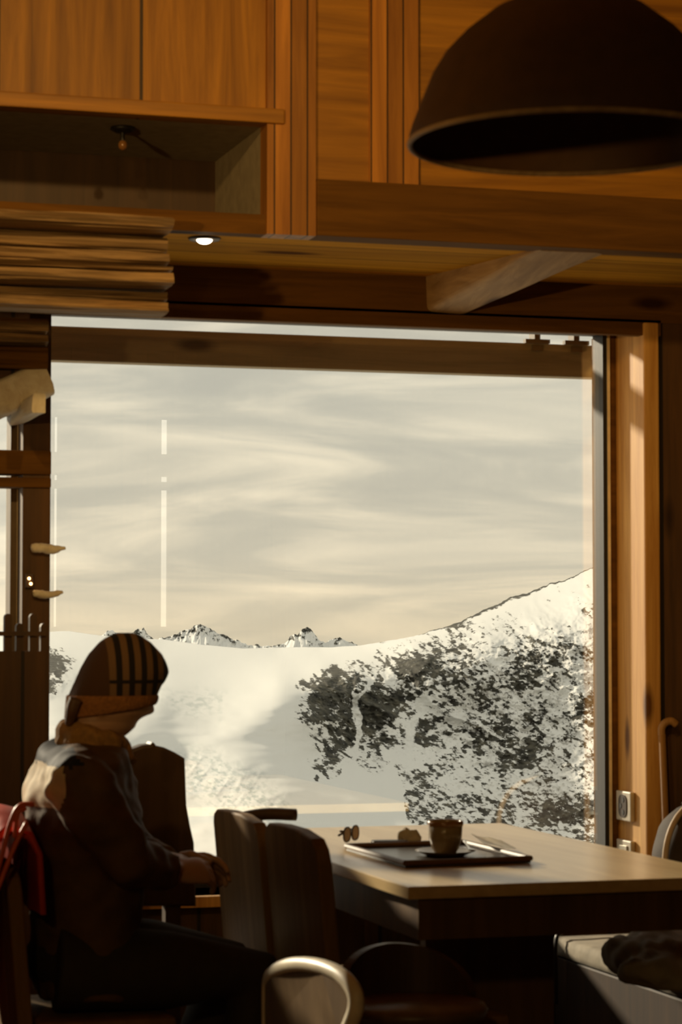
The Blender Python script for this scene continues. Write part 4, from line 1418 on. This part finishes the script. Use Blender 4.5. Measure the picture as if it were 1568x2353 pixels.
# rock amount: mask broken by ledges and gullies of snow
ledge = fbm(diag_u / 15 + (fbm(Ug / 30, Vg / 30, 8) - .5) * 1.5, diag_v / 7.5, 71, 5, 0.62)
ledge2 = fbm(Ug / 11, Vg / 6.0, 73, 4, 0.6)
big = fbm(Ug / 75, Vg / 60, 75, 3)
mix_ = 0.42 * ledge + 0.33 * ledge2 + 0.35 * big
densA = np.clip((mix_ - 0.485 + (ra_ - 0.5) * 0.16) * 7, 0, 1) * (ra_ > 0.02)
bias = np.interp(Ug, [930, 1000, 1150, 1300, 1400, 1600], [0.02, 0.0, -0.005, -0.02, -0.03, 0.0]) + np.interp(Vg, [1450, 1560, 1650, 1900], [-0.045, -0.025, 0.01, 0.025])
densB = np.clip((mix_ - 0.515 + bias + (rb_ - 0.5) * 0.10) * 6, 0, 1) * (rb_ > 0.02)
densC = np.clip((mix_ - 0.47 + (rc_ - 0.5) * 0.2) * 8, 0, 1) * (rc_ > 0.02)
rock = np.maximum(np.maximum(densA, densB), densC)
# couloirs of clean snow
for line, wd in ((((858, 1540), (820, 1600), (822, 1650), (828, 1720)), 5), (((955, 1640), (945, 1700), (948, 1760)), 9)):
    dmin = np.full(Ug.shape, 1e9)
    for (x1, y1), (x2, y2) in zip(line, line[1:]):
        dx, dy = x2 - x1, y2 - y1
        t = np.clip(((wu - x1) * dx + (wv - y1) * dy) / (dx * dx + dy * dy), 0, 1)
        dmin = np.minimum(dmin, np.hypot(wu - x1 - t * dx, wv - y1 - t * dy))
    rock *= np.clip(dmin / wd - 0.6, 0, 1)
# rocky rim of the crest
rim = np.clip(1 - (Vg - crest) / np.interp(Ug, [960, 1060, 1110, 1180, 1300, 1375], [0.5, 7, 9, 9, 4, 2]), 0, 1) * (Ug > 960)
rock = np.maximum(rock, np.clip((rim + (ledge2 - 0.55) * 1.2) * 2, 0, 1) * (rim > 0))
ice = crev * np.clip((ledge2 * 0.6 + ledge * 0.4 - 0.47) * 7, 0, 1)

def snow_mat():
    m, nt, b, out = new_mat('snow and rock')
    at_ = N(nt, 'ShaderNodeAttribute', attribute_name='rock')
    ai = N(nt, 'ShaderNodeAttribute', attribute_name='ice')
    tc = N(nt, 'ShaderNodeTexCoord')
    no = N(nt, 'ShaderNodeTexNoise')
    no.inputs['Scale'].default_value = 0.05
    no.inputs['Detail'].default_value = 6
    nt.links.new(tc.outputs['Object'], no.inputs['Vector'])
    rr = ramp(nt, [(0.35, (0.030, 0.030, 0.026)), (0.55, (0.085, 0.082, 0.066)), (0.75, (0.17, 0.155, 0.115))])
    nt.links.new(no.outputs['Fac'], rr.inputs[0])
    sm = N(nt, 'ShaderNodeMix', data_type='RGBA')
    sm.inputs['A'].default_value = (0.86, 0.86, 0.84, 1)
    sm.inputs['B'].default_value = (0.50, 0.56, 0.55, 1)
    nt.links.new(ai.outputs['Fac'], sm.inputs['Factor'])
    mx = N(nt, 'ShaderNodeMix', data_type='RGBA')
    mpf = N(nt, 'ShaderNodeMapping')
    mpf.inputs['Scale'].default_value = (0.10, 0.10, 0.22)
    mpf.inputs['Rotation'].default_value = (0.0, R(18), 0.0)
    nt.links.new(tc.outputs['Object'], mpf.inputs['Vector'])
    nf = N(nt, 'ShaderNodeTexNoise')
    nf.inputs['Scale'].default_value = 1.0
    nf.inputs['Detail'].default_value = 5
    nf.inputs['Roughness'].default_value = 0.7
    nt.links.new(mpf.outputs[0], nf.inputs['Vector'])
    q = math_node(nt, 'MULTIPLY_ADD', nf.outputs['Fac'], 2.6, -1.62)
    q = math_node(nt, 'ADD', at_.outputs['Fac'], q)
    q = math_node(nt, 'MULTIPLY', q, 2.6)
    q = math_node(nt, 'MINIMUM', math_node(nt, 'MAXIMUM', q, 0.0), 1.0)
    has = math_node(nt, 'GREATER_THAN', at_.outputs['Fac'], 0.03)
    q = math_node(nt, 'MULTIPLY', q, has)
    nt.links.new(q, mx.inputs['Factor'])
    nt.links.new(sm.outputs['Result'], mx.inputs['A'])
    nt.links.new(rr.outputs[0], mx.inputs['B'])
    nt.links.new(mx.outputs['Result'], b.inputs['Base Color'])
    b.inputs['Roughness'].default_value = 0.85
    b.inputs['Specular IOR Level'].default_value = 0.2
    return m
M['snow'] = snow_mat()

def grid_mesh(name, P3, attrs):
    h, w = P3.shape[:2]
    me = bpy.data.meshes.new(name)
    me.vertices.add(h * w)
    me.vertices.foreach_set('co', P3.reshape(-1).astype(np.float32))
    i = np.arange(h * w).reshape(h, w)
    q = np.stack([i[:-1, :-1], i[1:, :-1], i[1:, 1:], i[:-1, 1:]], -1).reshape(-1, 4)
    me.loops.add(q.size)
    me.loops.foreach_set('vertex_index', q.reshape(-1).astype(np.int32))
    me.polygons.add(len(q))
    me.polygons.foreach_set('loop_start', (np.arange(len(q)) * 4).astype(np.int32))
    me.update(calc_edges=True)
    for k, v in attrs.items():
        a = me.attributes.new(k, 'FLOAT', 'POINT')
        a.data.foreach_set('value', v.reshape(-1).astype(np.float32))
    me.materials.append(M['snow'])
    me.polygons.foreach_set('use_smooth', np.ones(len(q), bool))
    o = bpy.data.objects.new(name, me)
    COL.objects.link(o)
    o['kind'] = 'structure'
    return o
# back slope falling away behind the crest
back = pts[0].copy()
back = back * 1.25
back[:, 2] -= 700
P3 = np.concatenate([back[None], pts], 0)
z0 = np.zeros((1, len(us)))
g = grid_mesh('mountain', P3, {'rock': np.concatenate([z0, rock]), 'ice': np.concatenate([z0, ice])})
g['label'] = 'snow-covered mountainside with dark rock walls and glacier seen through the window'

# distant peaks beyond the glacier
def peak(name, prof, dist, depth_m, seed, rocky, label):
    uu = np.linspace(prof[0][0], prof[-1][0], int((prof[-1][0] - prof[0][0]) / 1.3) + 2)
    top = np.interp(uu, [p_[0] for p_ in prof], [p_[1] for p_ in prof])
    top = top + (fbm(uu / 14, uu * 0, seed, 4, 0.6) - 0.5) * 9 * np.clip((1500 - top) / 25, 0.15, 1)
    tt = np.linspace(-1, 1, 72)
    rows, rk_ = [], []
    for t in tt:
        # a ridge with a near slope (t>0) and a far slope (t<0)
        v = top + abs(t) * (1540 - top) + (fbm(uu / 10, uu * 0 + t * 6, seed + 9, 4) - 0.5) * 8 * (1 - abs(t)) * (abs(t) > 0.01)
        dd = dist - t * depth_m + (ridged(uu / 22 + t * 1.2, uu * 0 + t * 2.0, seed + 3, 4) - 0.5) * depth_m * 0.25 * np.clip((1500 - top) / 20, 0, 1)
        d3 = np.stack([_F[i] * FPX + _R[i] * (uu - W / 2) + _U[i] * (H / 2 - v) for i in range(3)], -1)
        d3 /= np.sqrt((d3[:, :2] ** 2).sum(-1))[:, None]
        p3 = d3 * dd[:, None]
        p3[:, 2] += EYE
        rows.append(p3)
        hgt = (v - top)
        r_ = np.clip((fbm(uu / 9 + t * 2, v / 5.0, seed + 5, 4, 0.6) - 0.5) * 8 + rocky - 0.2 - hgt / np.interp(top, [1435, 1475], [18, 4]), 0, 1) * 0.85
        rk_.append(r_)
    P_ = np.array(rows)
    return grid_mesh(name, P_, {'rock': np.array(rk_), 'ice': np.zeros((len(tt), len(uu)))})
peak('mountain_peak_broad', [(345, 1480), (372, 1466), (395, 1462), (420, 1450), (440, 1442), (452, 1435), (462, 1436), (480, 1441), (500, 1454), (530, 1466), (555, 1475), (580, 1481), (620, 1484), (660, 1490)], 8200, 500, 3, 1.2, '')
peak('mountain_peak_round', [(600, 1490), (640, 1482), (656, 1474), (668, 1460), (684, 1456), (692, 1446), (705, 1443), (716, 1447), (728, 1460), (738, 1470), (752, 1473), (762, 1466), (778, 1465), (800, 1474), (826, 1482), (850, 1492)], 7400, 400, 13, 1.3, '')
peak('mountain_peak_pointed', [(285, 1475), (302, 1452), (312, 1444), (318, 1441), (322, 1445), (330, 1443), (338, 1456), (350, 1467), (365, 1478)], 9000, 350, 23, 1.6, '')
peak('mountain_peak_small', [(200, 1478), (236, 1458), (246, 1448), (256, 1447), (268, 1452), (285, 1462), (310, 1480)], 9400, 350, 33, 1.4, '')

# ------------------------------------------------------------------ sky
world = bpy.data.worlds.new('sky')
scene.world = world
world.use_nodes = True
nt = world.node_tree
for n in list(nt.nodes):
    nt.nodes.remove(n)
out = N(nt, 'ShaderNodeOutputWorld')
bg_ = N(nt, 'ShaderNodeBackground')
nt.links.new(bg_.outputs[0], out.inputs[0])
tc = N(nt, 'ShaderNodeTexCoord')
mp = N(nt, 'ShaderNodeMapping')
mp.inputs['Scale'].default_value = (7, 7, 46)
nt.links.new(tc.outputs['Generated'], mp.inputs['Vector'])
n1 = N(nt, 'ShaderNodeTexNoise')
n1.inputs['Scale'].default_value = 1.0
n1.inputs['Detail'].default_value = 6
n1.inputs['Roughness'].default_value = 0.52
n1.inputs['Distortion'].default_value = 0.8
nt.links.new(mp.outputs[0], n1.inputs['Vector'])
cr = ramp(nt, [(0.36, (0.60, 0.575, 0.485)), (0.48, (0.67, 0.635, 0.525)), (0.57, (0.80, 0.74, 0.595)), (0.68, (0.97, 0.88, 0.69))])
nt.links.new(n1.outputs['Fac'], cr.inputs[0])
sep = N(nt, 'ShaderNodeSeparateXYZ')
nt.links.new(tc.outputs['Generated'], sep.inputs[0])
hz_ = ramp(nt, [(0.0, (1.18, 1.07, 0.93)), (0.03, (1.05, 1.01, 0.96)), (0.10, (1.0, 1.0, 1.0)), (0.4, (0.9, 0.92, 0.95))])
nt.links.new(sep.outputs['Z'], hz_.inputs[0])
mx = N(nt, 'ShaderNodeMix', data_type='RGBA', blend_type='MULTIPLY')
mx.inputs['Factor'].default_value = 1
nt.links.new(cr.outputs[0], mx.inputs['A'])
nt.links.new(hz_.outputs[0], mx.inputs['B'])
nt.links.new(mx.outputs['Result'], bg_.inputs['Color'])
bg_.inputs['Strength'].default_value = 1.27

# ------------------------------------------------------------------ lights
sd = bpy.data.lights.new('sun', 'SUN')
sd.energy = 5.8
sd.angle = R(3.0)
sd.color = (1.0, 0.86, 0.64)
so = bpy.data.objects.new('sun', sd)
COL.objects.link(so)
az, el = R(22), R(18)
sdir = Vector((-math.sin(az) * math.cos(el), math.cos(az) * math.cos(el), math.sin(el)))
so.rotation_euler = sdir.to_track_quat('Z', 'Y').to_euler()

def lamp(name, loc, aim, power, col, size, angle, blend=0.7):
    d = bpy.data.lights.new(name, 'SPOT')
    d.energy = power
    d.color = col
    d.shadow_soft_size = size
    d.spot_size = R(angle)
    d.spot_blend = blend
    o = bpy.data.objects.new(name, d)
    COL.objects.link(o)
    o.location = loc
    o.rotation_euler = (Vector(loc) - Vector(aim)).to_track_quat('Z', 'Y').to_euler()
    return o
# added warm fill spots without fixtures, turned to the panelled bulkhead
WARM = (1.0, 0.60, 0.20)
lamp('fill_spot_left', (0.2, 3.2, 3.05), (1.2, YB, 2.75), 62, WARM, 0.04, 80)
lamp('fill_spot_middle', (1.2, 3.4, 3.05), (2.0, YB, 2.7), 60, WARM, 0.04, 80)
# added uplight without a fixture, brightening the wooden ceiling strip
lamp('soffit_fill', (-1.6, 1.2, 1.75), (2.3, 6.5, 2.45), 270, WARM, 0.06, 34, 1.0)
# added dim fill behind the camera, lifting the dark interior
lamp('room_fill', (-1.2, -1.2, 2.6), (1.8, 5.6, 1.0), 55, WARM, 0.10, 70, 0.9)

# ------------------------------------------------------------------ picture settings
vs = scene.view_settings
vs.view_transform = 'Standard'
vs.look = 'None'
vs.exposure = 0.0
vs.gamma = 1.0
vs.use_curve_mapping = False
scene.cycles.use_denoising = True
scene.cycles.max_bounces = 10
scene.cycles.transparent_max_bounces = 12
scene.cycles.sample_clamp_indirect = 4.0
scene.cycles.caustics_reflective = False
scene.cycles.caustics_refractive = False
